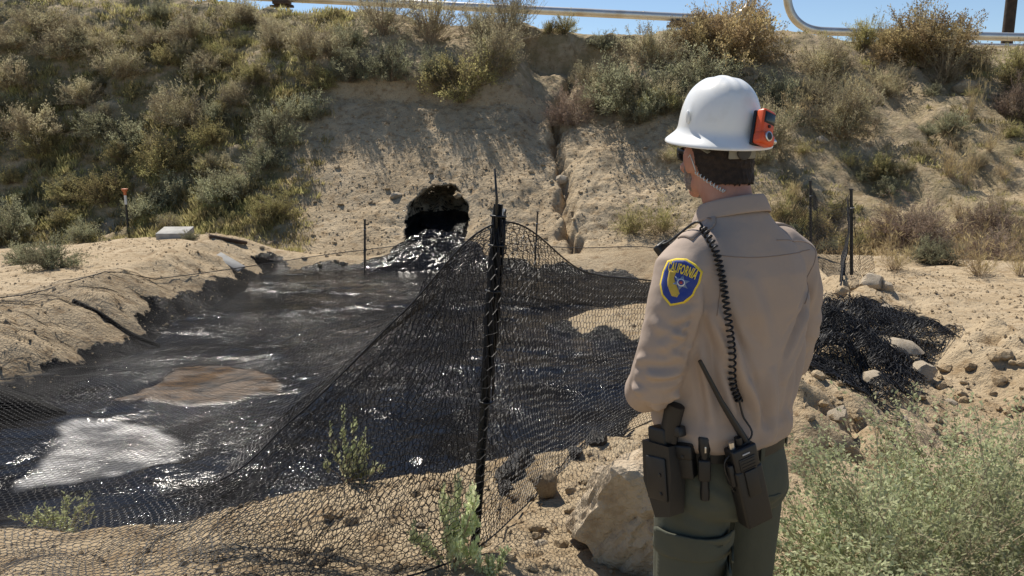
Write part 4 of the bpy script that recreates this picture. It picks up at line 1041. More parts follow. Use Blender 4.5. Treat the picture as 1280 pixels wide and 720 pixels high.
# shirt
TOR = [(0,0,.945,.160,.115,2.3),(0,0,.985,.178,.130,2.3),(0,0,1.03,.190,.142,2.2),(0,-.005,1.12,.190,.142,2.2),(0,-.01,1.22,.198,.140,2.3),(0,-.018,1.34,.198,.137,2.4),(0,-.022,1.42,.192,.127,2.4),
       (0,-.022,1.475,.165,.110,2.2),(0,-.018,1.515,.128,.092),(0,-.012,1.545,.096,.082),(0,-.006,1.572,.075,.073)]
b = MB(); b.rings(TOR, 40)
for s in (-1, 1): limb(b, ARM[s], [.078,.078,.070,.065,.065,.056,.045,.038], 22)
sm = remesh(b.mesh('shirt'), .0052, 7)
def fold3(c, n, A, B, w, amp):
    A = np.array(A); B = np.array(B); d = B-A; t = np.clip(((c-A)@d)/(d@d), 0, 1); q = c-A-t[:, None]*d; r = np.linalg.norm(q, axis=1)
    return amp*np.sin(np.clip(t, 0, 1)*PI)**.6*(np.exp(-(r/w)**2)-.45*np.exp(-((r-1.9*w)/(.8*w))**2))
c = getco(sm); n_ = getno(sm); d = np.zeros(len(c))
th = np.arctan2(c[:, 0], -c[:, 1]); zz = c[:, 2]; tor = ss(.235, .20, np.abs(c[:, 0]))
d += tor*.006*np.sin(th*11+2.2*np.sin(zz*9))*ss(1.16, 1.03, zz)*ss(.985, 1.01, zz)            # blousing above the belt
d += tor*.010*ss(.975, 1.0, zz)*ss(1.07, 1.02, zz)
for A, B, w, a in (((-.18,-.10,1.36),(-.05,-.15,1.10),.016,.010),((-.17,-.12,1.30),(-.10,-.14,1.06),.013,.008),((-.19,-.09,1.26),(-.15,-.11,1.05),.012,.008),
        ((.17,-.11,1.38),(.05,-.15,1.14),.018,.007),((.18,-.09,1.27),(.11,-.13,1.05),.014,.007),((-.10,-.15,1.44),(-.02,-.16,1.25),.02,.004),((.0,-.15,1.2),(.02,-.15,1.04),.016,.005),
        ((-.08,-.14,1.18),(-.02,-.15,1.03),.012,.006),((.12,-.13,1.2),(.08,-.14,1.03),.014,.005)):
    d += 2.3*tor*fold3(c, n_, A, B, w, a)
for A, B, w, a in (((-.33,-.02,1.19),(-.22,-.08,1.20),.011,.009),((-.33,.02,1.155),(-.20,-.06,1.135),.010,.008),((-.30,-.06,1.26),(-.22,-.08,1.30),.012,.006),((-.31,.02,1.22),(-.24,-.09,1.25),.010,.005),((-.31,-.04,1.10),(-.2,0,1.10),.01,.006),
        ((-.30,-.02,1.33),(-.26,-.1,1.28),.012,.004),((-.21,-.095,1.42),(-.19,-.10,1.25),.012,.006),((.29,-.03,1.2),(.2,-.07,1.2),.012,.006),((.3,-.02,1.3),(.24,-.09,1.26),.014,.005),((.21,-.09,1.42),(.19,-.1,1.26),.012,.005)):
    d += 1.4*fold3(c, n_, A, B, w, a)
rc_ = random.Random(21)
for k in range(70):
    grp = k % 5
    if grp == 0: A = Vector((-.16, -.11, 1.36)); B = A+Vector((rc_.uniform(.02, .13), -.04, rc_.uniform(-.22, -.06)))
    elif grp == 1: A = Vector((rc_.uniform(-.17, .17), -.13, 1.015)); B = A+Vector((rc_.uniform(-.04, .04), -.01, rc_.uniform(.05, .14)))
    elif grp == 2: A = Vector((-.30, rc_.uniform(-.05, .03), rc_.uniform(1.10, 1.24))); B = A+Vector((.11, -.07, rc_.uniform(-.03, .04)))
    elif grp == 3: A = Vector((.15, -.12, 1.37)); B = A+Vector((rc_.uniform(-.13, -.02), -.03, rc_.uniform(-.2, -.05)))
    else: A = Vector((-.28, -.06, rc_.uniform(1.24, 1.40))); B = A+Vector((.07, -.05, rc_.uniform(-.06, .05)))
    A += Vector((rc_.uniform(-.02, .02), 0, rc_.uniform(-.02, .02)))
    d += fold3(c, n_, A, B, rc_.uniform(.005, .010), rc_.uniform(.002, .0055))
d += .0045*fbm(c[:, 0]*9+c[:, 2]*6, c[:, 2]*5-c[:, 0]*4+c[:, 1]*7, 3, 512)+.0020*fbm(c[:, 0]*22+c[:, 2]*9, c[:, 2]*14+c[:, 1]*12, 3, 511)
setco(sm, c+n_*d[:, None]); smooth_mesh(sm, 1, .2)
shirt = obj('shirt', sm, M['shirt'], person); shirt['label'] = 'tan long-sleeved uniform shirt'
SB = BVHTree.FromPolygons([v.co.copy() for v in sm.vertices], [tuple(p.vertices) for p in sm.polygons])
CL = RI @ Vector((0, 0, CAMZ))
def on(px, py, bv=SB, lift=0.):
    dr_ = (RI.to_3x3() @ (at(px, py, Y=1.)-Vector((0, 0, CAMZ)))).normalized()
    h_ = bv.ray_cast(CL, dr_)
    if h_[0] is None:
        q_ = CL+dr_*2.0; h_ = bv.find_nearest(q_)
    return h_[0]+h_[1]*lift, h_[1]
def drape(verts2, faces, c, n, up, bv, off, name, mt, parent, thick=0.0):
    """lay a flat 2-D mesh (metres) on a surface around point c with normal n"""
    n = n.normalized(); x = up.cross(n).normalized(); y = n.cross(x)
    vo = []
    ps = 1.07 if 'patch' in name else 1.
    for u, v in verts2:
        u *= ps; v *= ps; p = c+x*u+y*v; h_ = bv.ray_cast(p+n*.08, -n, .2)
        vo.append(h_[0]+h_[1]*off if h_[0] is not None else p+n*off)
    m_ = bpy.data.meshes.new(name); m_.from_pydata(vo, [], faces); m_.update()
    m_.polygons.foreach_set('use_smooth', np.full(len(m_.polygons), True))
    o = obj(name, m_, M[mt], parent)
    if thick:
        s_ = o.modifiers.new('s', 'SOLIDIFY'); s_.thickness = thick; s_.offset = -1
    return o
def flatmesh(poly, grid=.006):
    """triangulated, subdivided polygon"""
    bm = bmesh.new(); vs_ = [bm.verts.new((p[0], p[1], 0)) for p in poly]; bm.faces.new(vs_)
    bmesh.ops.triangulate(bm, faces=bm.faces[:])
    for _ in range(7):
        es = [e for e in bm.edges if e.calc_length() > grid]
        if not es: break
        bmesh.ops.subdivide_edges(bm, edges=es, cuts=1); bmesh.ops.triangulate(bm, faces=bm.faces[:])
    bm.verts.index_update(); v = [(q.co.x, q.co.y) for q in bm.verts]; f = [tuple(q.index for q in fc.verts) for fc in bm.faces]; bm.free(); return v, f
# arm patch
pc, pn = on(848, 352)
pup = (Vector((0, 0, 1))+Vector((0, 0, 0))).normalized()
SHIELD = [(-.038,.036),(-.020,.046),(0,.051),(.020,.046),(.038,.036),(.0405,.010),(.037,-.018),(.024,-.040),(0,-.056),(-.024,-.040),(-.037,-.018),(-.0405,.010)]
UPV = (pup+.24*pup.cross(pn)).normalized()
for sc_, off, nm, mt in ((1.0, .0022, 'patch_border', 'yellow'), (.90, .0030, 'patch_field', 'blue')):
    v, f = flatmesh([(x*sc_, y*sc_) for x, y in SHIELD]); drape(v, f, pc, pn, UPV, SB, off, nm, mt, shirt, .001)
STATE = [(-.026,.018),(-.010,.018),(-.010,.004),(.002,-.012),(.011,-.024),(.009,-.034),(-.004,-.034),(-.010,-.026),(-.018,-.016),(-.023,-.004)]
v, f = flatmesh(STATE); drape(v, f, pc, pn, UPV, SB, .0038, 'patch_state', 'gold', shirt, .0005)
st = [((.0175 if k % 2 == 0 else .0085)*math.sin(k*PI/6)+.006, (.0175 if k % 2 == 0 else .0085)*math.cos(k*PI/6)+.000) for k in range(12)]
v, f = flatmesh(st); drape(v, f, pc, pn, UPV, SB, .0046, 'patch_star', 'star', shirt, .0005)
for r_, nm, mt, of in ((.0075, 'patch_seal', 'white', .0053), (.0055, 'patch_seal_ring', 'blue', .0059), (.003, 'patch_seal_centre', 'red', .0065)):
    v, f = flatmesh([(r_*math.cos(k*PI/8)+.006, r_*math.sin(k*PI/8)) for k in range(16)]); drape(v, f, pc, pn, UPV, SB, of, nm, mt, shirt, .0004)
def text(body, size, cx, cy, nm, mt, arc_r=None):
    cu = bpy.data.curves.new('t', 'FONT'); cu.body = body; cu.size = 1; cu.align_x = 'CENTER'; cu.align_y = 'CENTER'; cu.offset = .035; cu.space_character = 1.12
    o = bpy.data.objects.new('t', cu); COL.objects.link(o); dg = bpy.context.evaluated_depsgraph_get(); dg.update()
    m_ = bpy.data.meshes.new_from_object(o.evaluated_get(dg)); bpy.data.objects.remove(o)
    v = []
    for q in m_.vertices:
        x, y = q.co.x*.74*size, q.co.y*2.1*size
        if arc_r: a = x/arc_r; v.append((cx+(abs(arc_r)+y)*math.sin(a)*math.copysign(1, arc_r), cy+math.copysign(1, arc_r)*((abs(arc_r)+y)*math.cos(a)-abs(arc_r))))
        else: v.append((cx+x, cy+y))
    f = [tuple(p.vertices) for p in m_.polygons]
    drape(v, f, pc, pn, UPV, SB, .0062, nm, mt, shirt)
text('CALIFORNIA', .0128, 0, .0262, 'patch_lettering', 'yellow', .20)
# seams: yoke, shoulder, sleeve
def seam(pxs, nm, r_=.0011, mt='thread', bv=SB, par=None):
    pts = [on(a, b_, bv, .0006)[0] for a, b_ in pxs]; cc = curve([tuple(p) for p in pts], np.linspace(0, 1, 30))
    q = []
    for p in cc:
        h_ = bv.find_nearest(Vector(p)); q.append(h_[0]+h_[1]*.0004)
    MB().tube(q, r_, 5).build(nm, M[mt], par or shirt)
seam(((896,318),(940,322),(985,318),(1012,312)), 'yoke_seam')
seam(((868,282),(884,300),(897,325),(900,360),(896,395)), 'sleeve_seam')
seam(((1000,285),(1012,305),(1012,340),(1006,380)), 'sleeve_seam')
# epaulette on the left shoulder
ea, na = on(905, 262); eb, nb_ = on(866, 279)
strip = []
for k in range(13):
    f = k/12; strip.append((f, .5))
ev = []; ef = []
axis = (eb-ea); L_e = max(axis.length, .09); axis.normalize()
eL = Vector((-.185, -.02, 1.505)); e0_ = Vector((-.085, -.012, 1.575))
for k in range(15):
    f = k/14; p = e0_.lerp(eL, f)
    for s in (-1, -.5, 0, .5, 1):
        w = (.019+.006*f)*(1 if f > .12 else f/.12*.6+.4); q = p+Vector((0, s*w, .1)); h_ = SB.ray_cast(q, Vector((0, 0, -1)), .4)
        ev.append((h_[0] if h_[0] is not None else p)+Vector((0, 0, .0045)))
ef = [(k*5+j, k*5+j+1, k*5+5+j+1, k*5+5+j) for k in range(14) for j in range(4)]
m_ = bpy.data.meshes.new('epaulette'); m_.from_pydata(ev, [], ef); m_.update(); m_.polygons.foreach_set('use_smooth', np.full(len(m_.polygons), True))
o = obj('epaulette', m_, M['shirt'], shirt); s_ = o.modifiers.new('s', 'SOLIDIFY'); s_.thickness = .004; s_.offset = -1
h_ = ev[1*5+2]; MB().ell(Vector(h_)+Vector((-.008, 0, .001)), (.006, .006, .002)).build('epaulette_button', M['thread'], shirt)
m2 = m_.copy(); c = getco(m2); c[:, 0] *= -1
for i_ in range(len(c)):
    hh = SB.ray_cast(Vector((c[i_, 0], c[i_, 1], 1.7)), Vector((0, 0, -1)), .5)
    if hh[0] is not None: c[i_, 2] = hh[0].z+.0045
setco(m2, c); m2.flip_normals(); o = obj('epaulette', m2, M['shirt'], shirt); s_ = o.modifiers.new('s', 'SOLIDIFY'); s_.thickness = .004; s_.offset = -1
# collar
b = MB(); N = 44; prof = [(.066,-.040),(.0665,.0),(.068,.012),(.0725,.015),(.077,.010),(.085,-.006),(.094,-.026),(.091,-.030),(.080,-.014)]
rings_ = []
for k in range(N):
    th = -2.72+5.44*k/(N-1)       # 0 at the back
    ring = []
    for r_, z_ in prof:
        fr = (1-math.cos(th))*.5
        ring.append(b.bm.verts.new((math.sin(th)*r_*1.0, .004-math.cos(th)*r_*1.02+fr*.012, 1.598+z_*(1+.25*fr)-fr*.045)))
    rings_.append(ring)
for a_, c_ in zip(rings_[:-1], rings_[1:]):
    for j in range(len(prof)): b.bm.faces.new((a_[j], a_[(j+1) % len(prof)], c_[(j+1) % len(prof)], c_[j]))
b.bm.faces.new(rings_[0]); b.bm.faces.new(rings_[-1][::-1])
col_ = b.build('collar', M['shirt'], shirt); md = col_.modifiers.new('s', 'SUBSURF'); md.levels = 1; md.render_levels = 1

# trousers
b = MB(); b.rings([(0,0,1.0,.166,.120,2.2),(0,0,.965,.172,.125,2.2),(0,-.008,.90,.182,.138,2.2),(0,-.012,.84,.186,.142,2.2),(0,-.005,.80,.178,.125,2.2)], 36)
for s in (-1, 1):
    limb(b, [(s*.090,-.004,.86),(s*.100,.0,.76),(s*.105,.004,.62),(s*.108,.005,.48),(s*.11,-.002,.30),(s*.112,-.01,.10)], [.098,.098,.090,.082,.078,.076], 20)
tm = remesh(b.mesh('trousers'), .0075, 5); c = getco(tm); n_ = getno(tm); d = np.zeros(len(c))
for A, B, w, a in (((-.18,-.04,.86),(-.05,-.14,.80),.014,.008),((-.19,-.04,.80),(-.04,-.13,.74),.013,.008),((-.03,-.14,.86),(.03,-.13,.78),.014,.008),((.15,-.1,.84),(.03,-.13,.78),.014,.007),((-.2,.0,.72),(-.06,-.1,.66),.014,.006),
                   ((-.19,-.06,.92),(-.10,-.13,.86),.012,.006),((-.2,.02,.56),(-.08,-.09,.58),.014,.006),((.02,-.11,.7),(.06,-.09,.55),.012,.006)):
    d += fold3(c, n_, A, B, w, a)
d += .003*fbm(c[:, 0]*14+c[:, 2]*5, c[:, 2]*9+c[:, 1]*9, 3, 521)
setco(tm, c+n_*d[:, None]); smooth_mesh(tm, 1, .4)
trou = obj('trousers', tm, M['trouser'], person); trou['label'] = 'dark olive cargo trousers'
TB = BVHTree.FromPolygons([v.co.copy() for v in tm.vertices], [tuple(p.vertices) for p in tm.polygons])
def rect(w, h, r_=.006, gr=.012):
    return flatmesh([(-w/2+r_, -h/2), (w/2-r_, -h/2), (w/2, -h/2+r_), (w/2, h/2-r_), (w/2-r_, h/2), (-w/2+r_, h/2), (-w/2, h/2-r_), (-w/2, -h/2+r_)], gr)
tc, tn = on(868, 700, TB); v, f = rect(.17, .19); tn.z = 0; drape(v, f, tc+Vector((0, 0, -.045)), tn, Vector((0, 0, 1)), TB, .010, 'cargo_pocket', 'trouser', trou, .008)
v, f = rect(.178, .065); drape(v, f, tc+Vector((0, 0, .035)), tn, Vector((0, 0, 1)), TB, .016, 'pocket_flap', 'trouser', trou, .005)
wc, wn = on(958, 622, TB); wn.z = 0; v, f = rect(.11, .006, .002); drape(v, f, wc, wn, (Vector((0, 0, 1))+.1*Vector((1, 0, 0))).normalized(), TB, .003, 'hip_pocket_welt', 'trouser', trou, .003)
seam(((925,575),(922,620),(918,660),(915,715)), 'side_seam', .0014, 'trouser', TB, trou)
# belt
b = MB(); rs = []
for z_, k in ((.957, 0), (.957, .006), (.997, .006), (.997, 0)):
    rs.append((0, 0, z_, .173+k, .126+k, 2.2))
b.rings(rs+[rs[0]], 48, False); b.build('belt', M['black_leather'], person, 40)
for an in (-2.6, -1.9, -.9, 0, .9, 1.9, 2.6):
    x_ = .1815*math.copysign(abs(math.sin(an))**(2/2.2), math.sin(an)); y_ = -.1345*math.copysign(abs(math.cos(an))**(2/2.2), math.cos(an))
    MB().box((x_, y_, .977), (.014, .004, .055), Matrix.Rotation(math.atan2(x_, -y_), 3, 'Z'), .0015).build('belt_loop', M['trouser'], person, 40)
for s in (-1, 1):
    b = MB(); b.ell((s*.108,.055,.05),(.050,.140,.055), u=20, v=12); b.tube([(s*.112,-.01,.04),(s*.112,-.012,.20)],[.062,.058],16); b.box((s*.108,.045,.014),(.096,.27,.028),bevel=.012)
    bt = remesh(b.mesh('boot'), .009, 3); obj('boot', bt, M['boot'], person)

# hard hat
def place(o, loc, rot=None):
    o.matrix_world = ROOT @ Matrix.Translation(loc) @ (rot.to_4x4() if rot else Matrix()); return o
HC = Vector((0, .046+hx, 1.752))
hat = thing('hard_hat', 'white full-brim hard hat on the officer\'s head', 'hard hat'); hat.matrix_world = ROOT @ HM @ Matrix.Translation(HC) @ Euler((R(6), R(-1), 0)).to_matrix().to_4x4()
HA, HB = .0985, .116
b = MB(); N = 72; prof = [(.70,.012),(.96,.004),(1.0,-.006),(1.26,-.023),(1.285,-.024),(1.29,-.019),(1.26,-.014),(1.06,.003),(1.015,.012),(.995,.020),(.975,.042),(.925,.068),(.845,.092),(.73,.112),(.58,.127),(.40,.136),(.22,.1405),(.10,.142),(.0001,.1422)]
rings_ = []
for k_, z_ in prof:
    ring = []
    for j in range(N):
        a_ = 2*PI*j/N; x_ = math.cos(a_); y_ = math.sin(a_); kk = k_
        if k_ > 1.05: kk = k_+(.035 if y_ > 0 else 0)*max(0, y_)**2*(k_-1)*4
        X_ = HA*kk*x_; Y_ = HB*kk*y_; Z_ = z_
        if z_ > .02 and k_ < 1:
            rib = sum(math.exp(-((X_-q_)/.007)**2) for q_ in (-.028, 0, .028))*ss(.02, .07, z_)*float(ss(-.11, -.06, Y_))
            Z_ += .0035*float(rib); Y_ *= 1+.012*float(rib)
            blob = math.exp(-((Y_+.005)/.010)**2)*math.exp(-((z_-.05)/.02)**2); X_ *= 1+.035*blob
        ring.append(b.bm.verts.new((X_, Y_, Z_)))
    rings_.append(ring)
for a_, c_ in zip(rings_[:-1], rings_[1:]):
    for j in range(N): b.bm.faces.new((a_[j], a_[(j+1) % N], c_[(j+1) % N], c_[j]))
sh = b.build('shell', M['hat'], hat); md = sh.modifiers.new('s', 'SUBSURF'); md.levels = 1; md.render_levels = 2
for s in (-1, 1):
    MB().ell((s*HA*1.0, -.01, .046), (.0035, .010, .017), Euler((R(-12*1), 0, 0)).to_matrix()).build('side_slot', M['hat'], hat)
b = MB(); rs = [(0, -.004, -.024, .088, .106), (0, -.004, -.024, .0905, .1085), (0, -.004, -.008, .0905, .1085), (0, -.004, -.008, .088, .106), (0, -.004, -.024, .088, .106)]
b.rings(rs, 48, False); b.build('headband', M['strap'], hat, 40)
b = MB()
for k in range(9):
    pass
b.box((.0, -.111, -.030), (.075, .007, .034), bevel=.004); b.build('ratchet', M['strap_pale'], hat, 40)
MB().lathe([(.018, 0), (.018, .008), (.014, .011), (0, .011)], 18, Matrix.Translation((0, -.114, -.030)) @ Matrix.Rotation(R(90), 4, 'X')).build('ratchet_knob', M['strap'], hat, 40)
for s in (-1, 1):
    MB().tube([(s*.086, -.02, .01), (s*.087, -.045, -.020), (s*.070, -.075, -.034)], [(.008, .0015)]*3, 8).build('suspension_strap', M['strap_pale'], hat)
# gas detector
det = thing('gas_detector', 'orange portable gas detector clipped to the back of the white hard hat', 'gas detector')
dl_, dn_ = Vector((.034, -.068, 1.765)), None
det.matrix_world = ROOT @ HM @ Matrix.Translation(dl_) @ Euler((R(-8), R(17), R(14))).to_matrix().to_4x4()
b = MB(); b.box((0, 0, .012), (.044, .026, .066), bevel=.007, seg=3); b.box((0, -.003, -.026), (.050, .030, .030), bevel=.008, seg=3); b.build('body', M['orange_plastic'], det, 50)
MB().box((0, -.0135, .024), (.032, .003, .022), bevel=.001).build('screen', M['screen'], det, 40)
MB().box((0, -.0125, .024), (.037, .002, .028), bevel=.001).build('bezel', M['black_plastic'], det, 40)
MB().lathe([(.012, 0), (.012, .004), (.009, .005), (.009, .002), (0, .002)], 20, Matrix.Translation((-.004, -.0175, -.022)) @ Matrix.Rotation(R(90), 4, 'X')).build('sensor_port', M['silver'], det, 40)
MB().lathe([(.0085, 0), (.0085, .003), (0, .003)], 20, Matrix.Translation((-.004, -.0195, -.022)) @ Matrix.Rotation(R(90), 4, 'X')).build('sensor_grille', M['black_plastic'], det, 40)
MB().lathe([(.004, 0), (.004, .003), (0, .004)], 14, Matrix.Translation((0, -.013, .004)) @ Matrix.Rotation(R(90), 4, 'X')).build('button', M['black_plastic'], det, 40)
MB().box((0, .015, 0), (.049, .010, .085), bevel=.004).build('back_shell', M['black_plastic'], det, 40)
MB().lathe([(.006, 0), (.007, .006), (.005, .012), (0, .013)], 14, Matrix.Translation((.024, -.008, -.024)) @ Matrix.Rotation(R(90), 4, 'Y')).build('alligator_clip', M['silver'], det, 40)
# sunglasses
gl = thing('sunglasses', 'dark wraparound sunglasses worn under the hard hat', 'sunglasses'); gl.matrix_world = ROOT @ HM @ Matrix.Translation((0, hx, 1.703))
for s in (-1, 1):
    MB().ell((s*.036, .148, -.002), (.030, .008, .020), Euler((0, 0, R(-s*18))).to_matrix()).build('lens', M['screen'], gl)
    MB().tube([(s*.066, .132, .008), (s*.079, .10, .008), (s*.0835, .055, .004), (s*.083, .035, -.012)], [(.003, .008), (.0028, .006), (.0025, .004), (.002, .003)], 8).build('temple', M['black_plastic'], gl)
MB().tube([(-.012, .155, .006), (0, .158, .009), (.012, .155, .006)], .003, 8).build('bridge', M['black_plastic'], gl)
# coiled clear earpiece tube
HBV = BVHTree.FromPolygons([v.co.copy() for v in bm_.vertices], [tuple(p.vertices) for p in bm_.polygons])
def helix(path, r_, turns, wire, n_per=12):
    P = curve([tuple(p) for p in path], np.linspace(0, 1, 200)); T = np.gradient(P, axis=0); T /= np.linalg.norm(T, axis=1, keepdims=True)
    ref = np.array([.3, .2, .9]); u = np.cross(T, ref); u /= np.linalg.norm(u, axis=1, keepdims=True); w = np.cross(T, u)
    m_ = int(turns*n_per); s = np.linspace(0, 1, m_); f = lambda A: np.stack([np.interp(s, np.linspace(0, 1, 200), A[:, k]) for k in range(3)], 1)
    an = 2*PI*turns*s
    return (f(P)+r_*(np.cos(an)[:, None]*f(u)+np.sin(an)[:, None]*f(w))).tolist()
ep = thing('earpiece', 'clear coiled earpiece tube running from the officer\'s ear into the collar', 'earpiece'); place(ep, (0, 0, 0))
ear = HM @ Vector((-.086, .040+y0, 1.685))
path = [ear+Vector((-.004, 0, -.01)), on(871, 214, HBV, .006)[0], on(884, 224, HBV, .007)[0], on(897, 234, HBV, .007)[0], on(906, 240, HBV, .006)[0]]
MB().tube(helix(path[1:], .0038, 10, .002), .0016, 6).build('coil', M['clear'], ep)
MB().tube([ear+Vector((-.004, .004, .002)), ear+Vector((-.008, -.012, .018)), ear+Vector((-.004, -.020, -.005)), path[1]], .0016, 6).build('tube', M['clear'], ep)
MB().ell(ear+Vector((.002, .012, -.002)), (.005, .006, .006)).build('ear_bud', M['clear'], ep)

# radio with shoulder microphone
rad = thing('portable_radio', 'black two-way radio in a belt holster with a coiled cord up to the shoulder', 'radio'); place(rad, (0, 0, 0))
rc, rn = on(926, 596, TB); rn.z = 0; rn.normalize()
def frame(c_, n__, tilt=0, pitch=0):
    x_ = Vector((0, 0, 1)).cross(n__).normalized(); Mx = Matrix((x_, n__, Vector((0, 0, 1)))).transposed()
    return Matrix.Translation(c_) @ Mx.to_4x4() @ Matrix.Rotation(tilt, 4, 'Y') @ Matrix.Rotation(pitch, 4, 'X')
F_ = frame(rc+rn*.026, rn, R(-15), R(3)) @ Matrix.Scale(1.15, 4)
def part(mb, nm, mt, par, F, sm_=40):
    m_ = mb.mesh(nm, sm_); m_.transform(F); return obj(nm, m_, M[mt], par)
part(MB().box((0, 0, -.030), (.066, .040, .135), bevel=.006, seg=3), 'holster', 'black_leather', rad, F_)
part(MB().box((0, .0, .055), (.060, .036, .060), bevel=.005, seg=3), 'radio_body', 'black_plastic', rad, F_)
part(MB().box((0, .0185, .048), (.040, .003, .030), bevel=.001), 'speaker_grille', 'black_leather', rad, F_)
for k in range(4): part(MB().box((0, .0205, .037+.007*k), (.034, .0012, .002)), 'grille_slot', 'black_plastic', rad, F_)
part(MB().box((.0, .0192, .071), (.018, .001, .003)), 'name_plate', 'tie', rad, F_)
part(MB().box((.0, .0215, .026), (.016, .001, .0025)), 'lower_mark', 'tie', rad, F_)
part(MB().box((0, .0225, .005), (.030, .004, .060), bevel=.002), 'holster_strap', 'black_leather', rad, F_)
part(MB().lathe([(.008, 0), (.009, .004), (.008, .018), (0, .019)], 16, Matrix.Translation((.0, .0, .085))), 'volume_knob', 'black_plastic', rad, F_)
part(MB().lathe([(.007, 0), (.007, .014), (0, .015)], 16, Matrix.Translation((-.018, .0, .085))), 'channel_knob', 'silver', rad, F_)
aa = F_ @ Vector((.018, 0, .083)); 
ab, an_ = on(877, 448, SB, .022); am, _ = on(893, 500, SB, .022)
aa2 = aa+(am-aa)*.35
part(MB().tube([aa, aa2, am, ab], [.0095, .0085, .0065, .0048], 10), 'antenna', 'black_plastic', rad, Matrix())
cp = [on(a_, b_, SB, .011)[0] for a_, b_ in ((878,290),(890,312),(899,340),(905,370),(909,405),(911,440),(916,475),(921,500))]
part(MB().tube(helix(cp, .0072, 34, .003, 14), .0027, 7), 'coiled_cord', 'black_plastic', rad, Matrix(), True)
ce = [cp[-1], on(927, 520, SB, .008)[0], on(936, 545, SB, .010)[0], F_ @ Vector((-.040, .0, .065)), F_ @ Vector((-.040, 0, .01)), F_ @ Vector((-.036, .0, -.01))]
part(MB().tube(curve([tuple(p) for p in ce], np.linspace(0, 1, 40)).tolist(), .0024, 7), 'straight_cord', 'black_plastic', rad, Matrix(), True)
part(MB().box((-.036, 0, .03), (.012, .024, .05), bevel=.003), 'accessory_plug', 'black_plastic', rad, F_)
# microphone hooked on the front of the epaulette
mc_ = SB.ray_cast(Vector((-.175, .035, 1.7)), Vector((0, 0, -1)), .4)[0] or Vector((-.175, .035, 1.5))
FM = Matrix.Translation(mc_+Vector((.005, .022, -.022))) @ Euler((R(-35), R(-20), R(10))).to_matrix().to_4x4() @ Matrix.Scale(.85, 4)
part(MB().box((0, .0, 0), (.048, .028, .068), bevel=.008, seg=3), 'shoulder_microphone', 'black_plastic', rad, FM)
part(MB().tube(curve([tuple(cp[0]), tuple(cp[0]+Vector((-.005, .02, .012))), tuple(mc_+Vector((0, 0, .012))), tuple(mc_+Vector((-.01, .02, 0)))], np.linspace(0, 1, 16)).tolist(), .003, 7), 'microphone_lead', 'black_plastic', rad, Matrix(), True)

# handgun holster, pouch and torch on the belt
hol = thing('gun_holster', 'bulky black duty holster with a pistol grip on the officer\'s left hip', 'holster'); place(hol, (0, 0, 0))
hc, hn = on(842, 585, TB); hn.z = 0; hn.normalize()
FH = frame(hc+hn*.034, hn, R(-10), R(2)) @ Matrix.Scale(1.2, 4)
part(MB().prism([(-.036,.065),(.040,.060),(.042,.0),(.030,-.085),(-.012,-.095),(-.040,-.02)], .042, Matrix.Translation((0, .022, 0)) @ Matrix.Rotation(R(90), 4, 'X')), 'holster_shell', 'black_leather', hol, FH, 30)
part(MB().box((.002, .024, -.010), (.055, .006, .09), bevel=.003), 'front_plate', 'black_plastic', hol, FH)
part(MB().box((.0, .0, .075), (.050, .034, .040), bevel=.006, seg=3), 'retention_hood', 'black_leather', hol, FH)
part(MB().tube([(.018, 0, .07), (.030, 0, .105), (.045, 0, .145)], [(.024, .014), (.022, .014), (.024, .015)], 14, up=(1, 0, 0)), 'pistol_grip', 'black_plastic', hol, FH)
part(MB().box((.018, -.004, .085), (.080, .022, .022), Matrix.Rotation(R(-8), 3, 'Y'), .004), 'pistol_slide', 'black_plastic', hol, FH)
for z_ in (-.04, .0): part(MB().lathe([(.004, 0), (.004, .002), (0, .003)], 12, Matrix.Translation((.015, .027, z_)) @ Matrix.Rotation(R(-90), 4, 'X')), 'snap', 'black_plastic', hol, FH)
pou = thing('belt_pouch', 'small black belt pouch between the holster and the torch', 'pouch'); place(pou, (0, 0, 0))
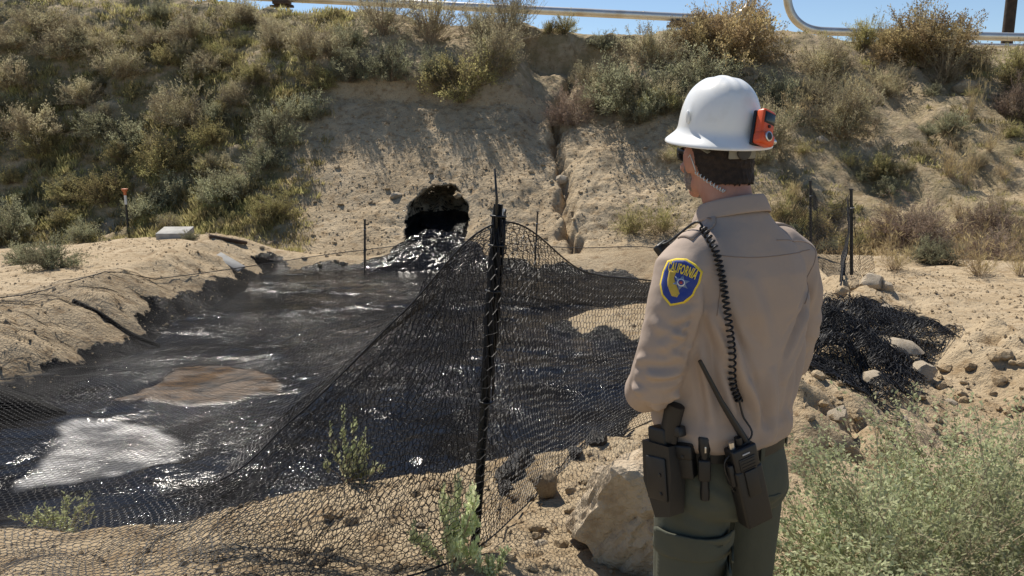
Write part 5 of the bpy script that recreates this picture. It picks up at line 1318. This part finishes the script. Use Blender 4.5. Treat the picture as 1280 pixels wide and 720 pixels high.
oc, on_ = on(862, 572, TB); on_.z = 0; on_.normalize(); FP = frame(oc+on_*.022, on_, R(-8))
part(MB().box((0, 0, 0), (.042, .036, .085), bevel=.006, seg=3), 'pouch_body', 'black_leather', pou, FP); part(MB().box((0, .006, .026), (.046, .030, .038), bevel=.006, seg=3), 'flap', 'black_leather', pou, FP)
part(MB().lathe([(.005, 0), (.005, .002), (0, .003)], 12, Matrix.Translation((0, .0215, .016)) @ Matrix.Rotation(R(-90), 4, 'X')), 'snap', 'black_plastic', pou, FP)
tor_ = thing('torch', 'slim black torch in a belt loop beside the radio', 'torch'); place(tor_, (0, 0, 0))
oc, on_ = on(881, 580, TB); on_.z = 0; on_.normalize(); FT = frame(oc+on_*.020, on_, R(-3))
part(MB().lathe([(.0, -.085), (.011, -.084), (.012, -.06), (.0105, -.05), (.0105, .03), (.015, .045), (.0155, .075), (.013, .08), (0, .08)], 18), 'barrel', 'black_plastic', tor_, FT)
part(MB().box((0, .0, -.005), (.030, .030, .055), bevel=.005, seg=3), 'carrier', 'black_leather', tor_, FT); part(MB().box((.003, .0145, .05), (.004, .002, .016), bevel=.0008), 'clip', 'silver', tor_, FT)
rp = thing('belt_pouch', 'black case on the belt at the officer\'s right hip', 'pouch'); place(rp, (0, 0, 0))
FR = frame(Vector((.192, .01, .985)), Vector((1, 0, 0)), 0)
part(MB().box((0, 0, 0), (.06, .034, .09), bevel=.006, seg=3), 'pouch_body', 'black_leather', rp, FR); part(MB().box((0, .004, .03), (.064, .032, .036), bevel=.006, seg=3), 'flap', 'black_leather', rp, FR)
kt = thing('key_tag', 'small pale blue tag hanging at the officer\'s right hip', 'tag'); place(kt, (0, 0, 0))
FK = Matrix.Translation((.195, -.02, .88)) @ Euler((0, R(8), R(30))).to_matrix().to_4x4()
part(MB().box((0, 0, 0), (.010, .004, .05), bevel=.0015), 'tag_plate', 'teal_tag', kt, FK); part(MB().tube([(0, 0, .025), (.002, 0, .05), (-.004, 0, .085)], .0015, 6), 'cord', 'black_plastic', kt, FK)
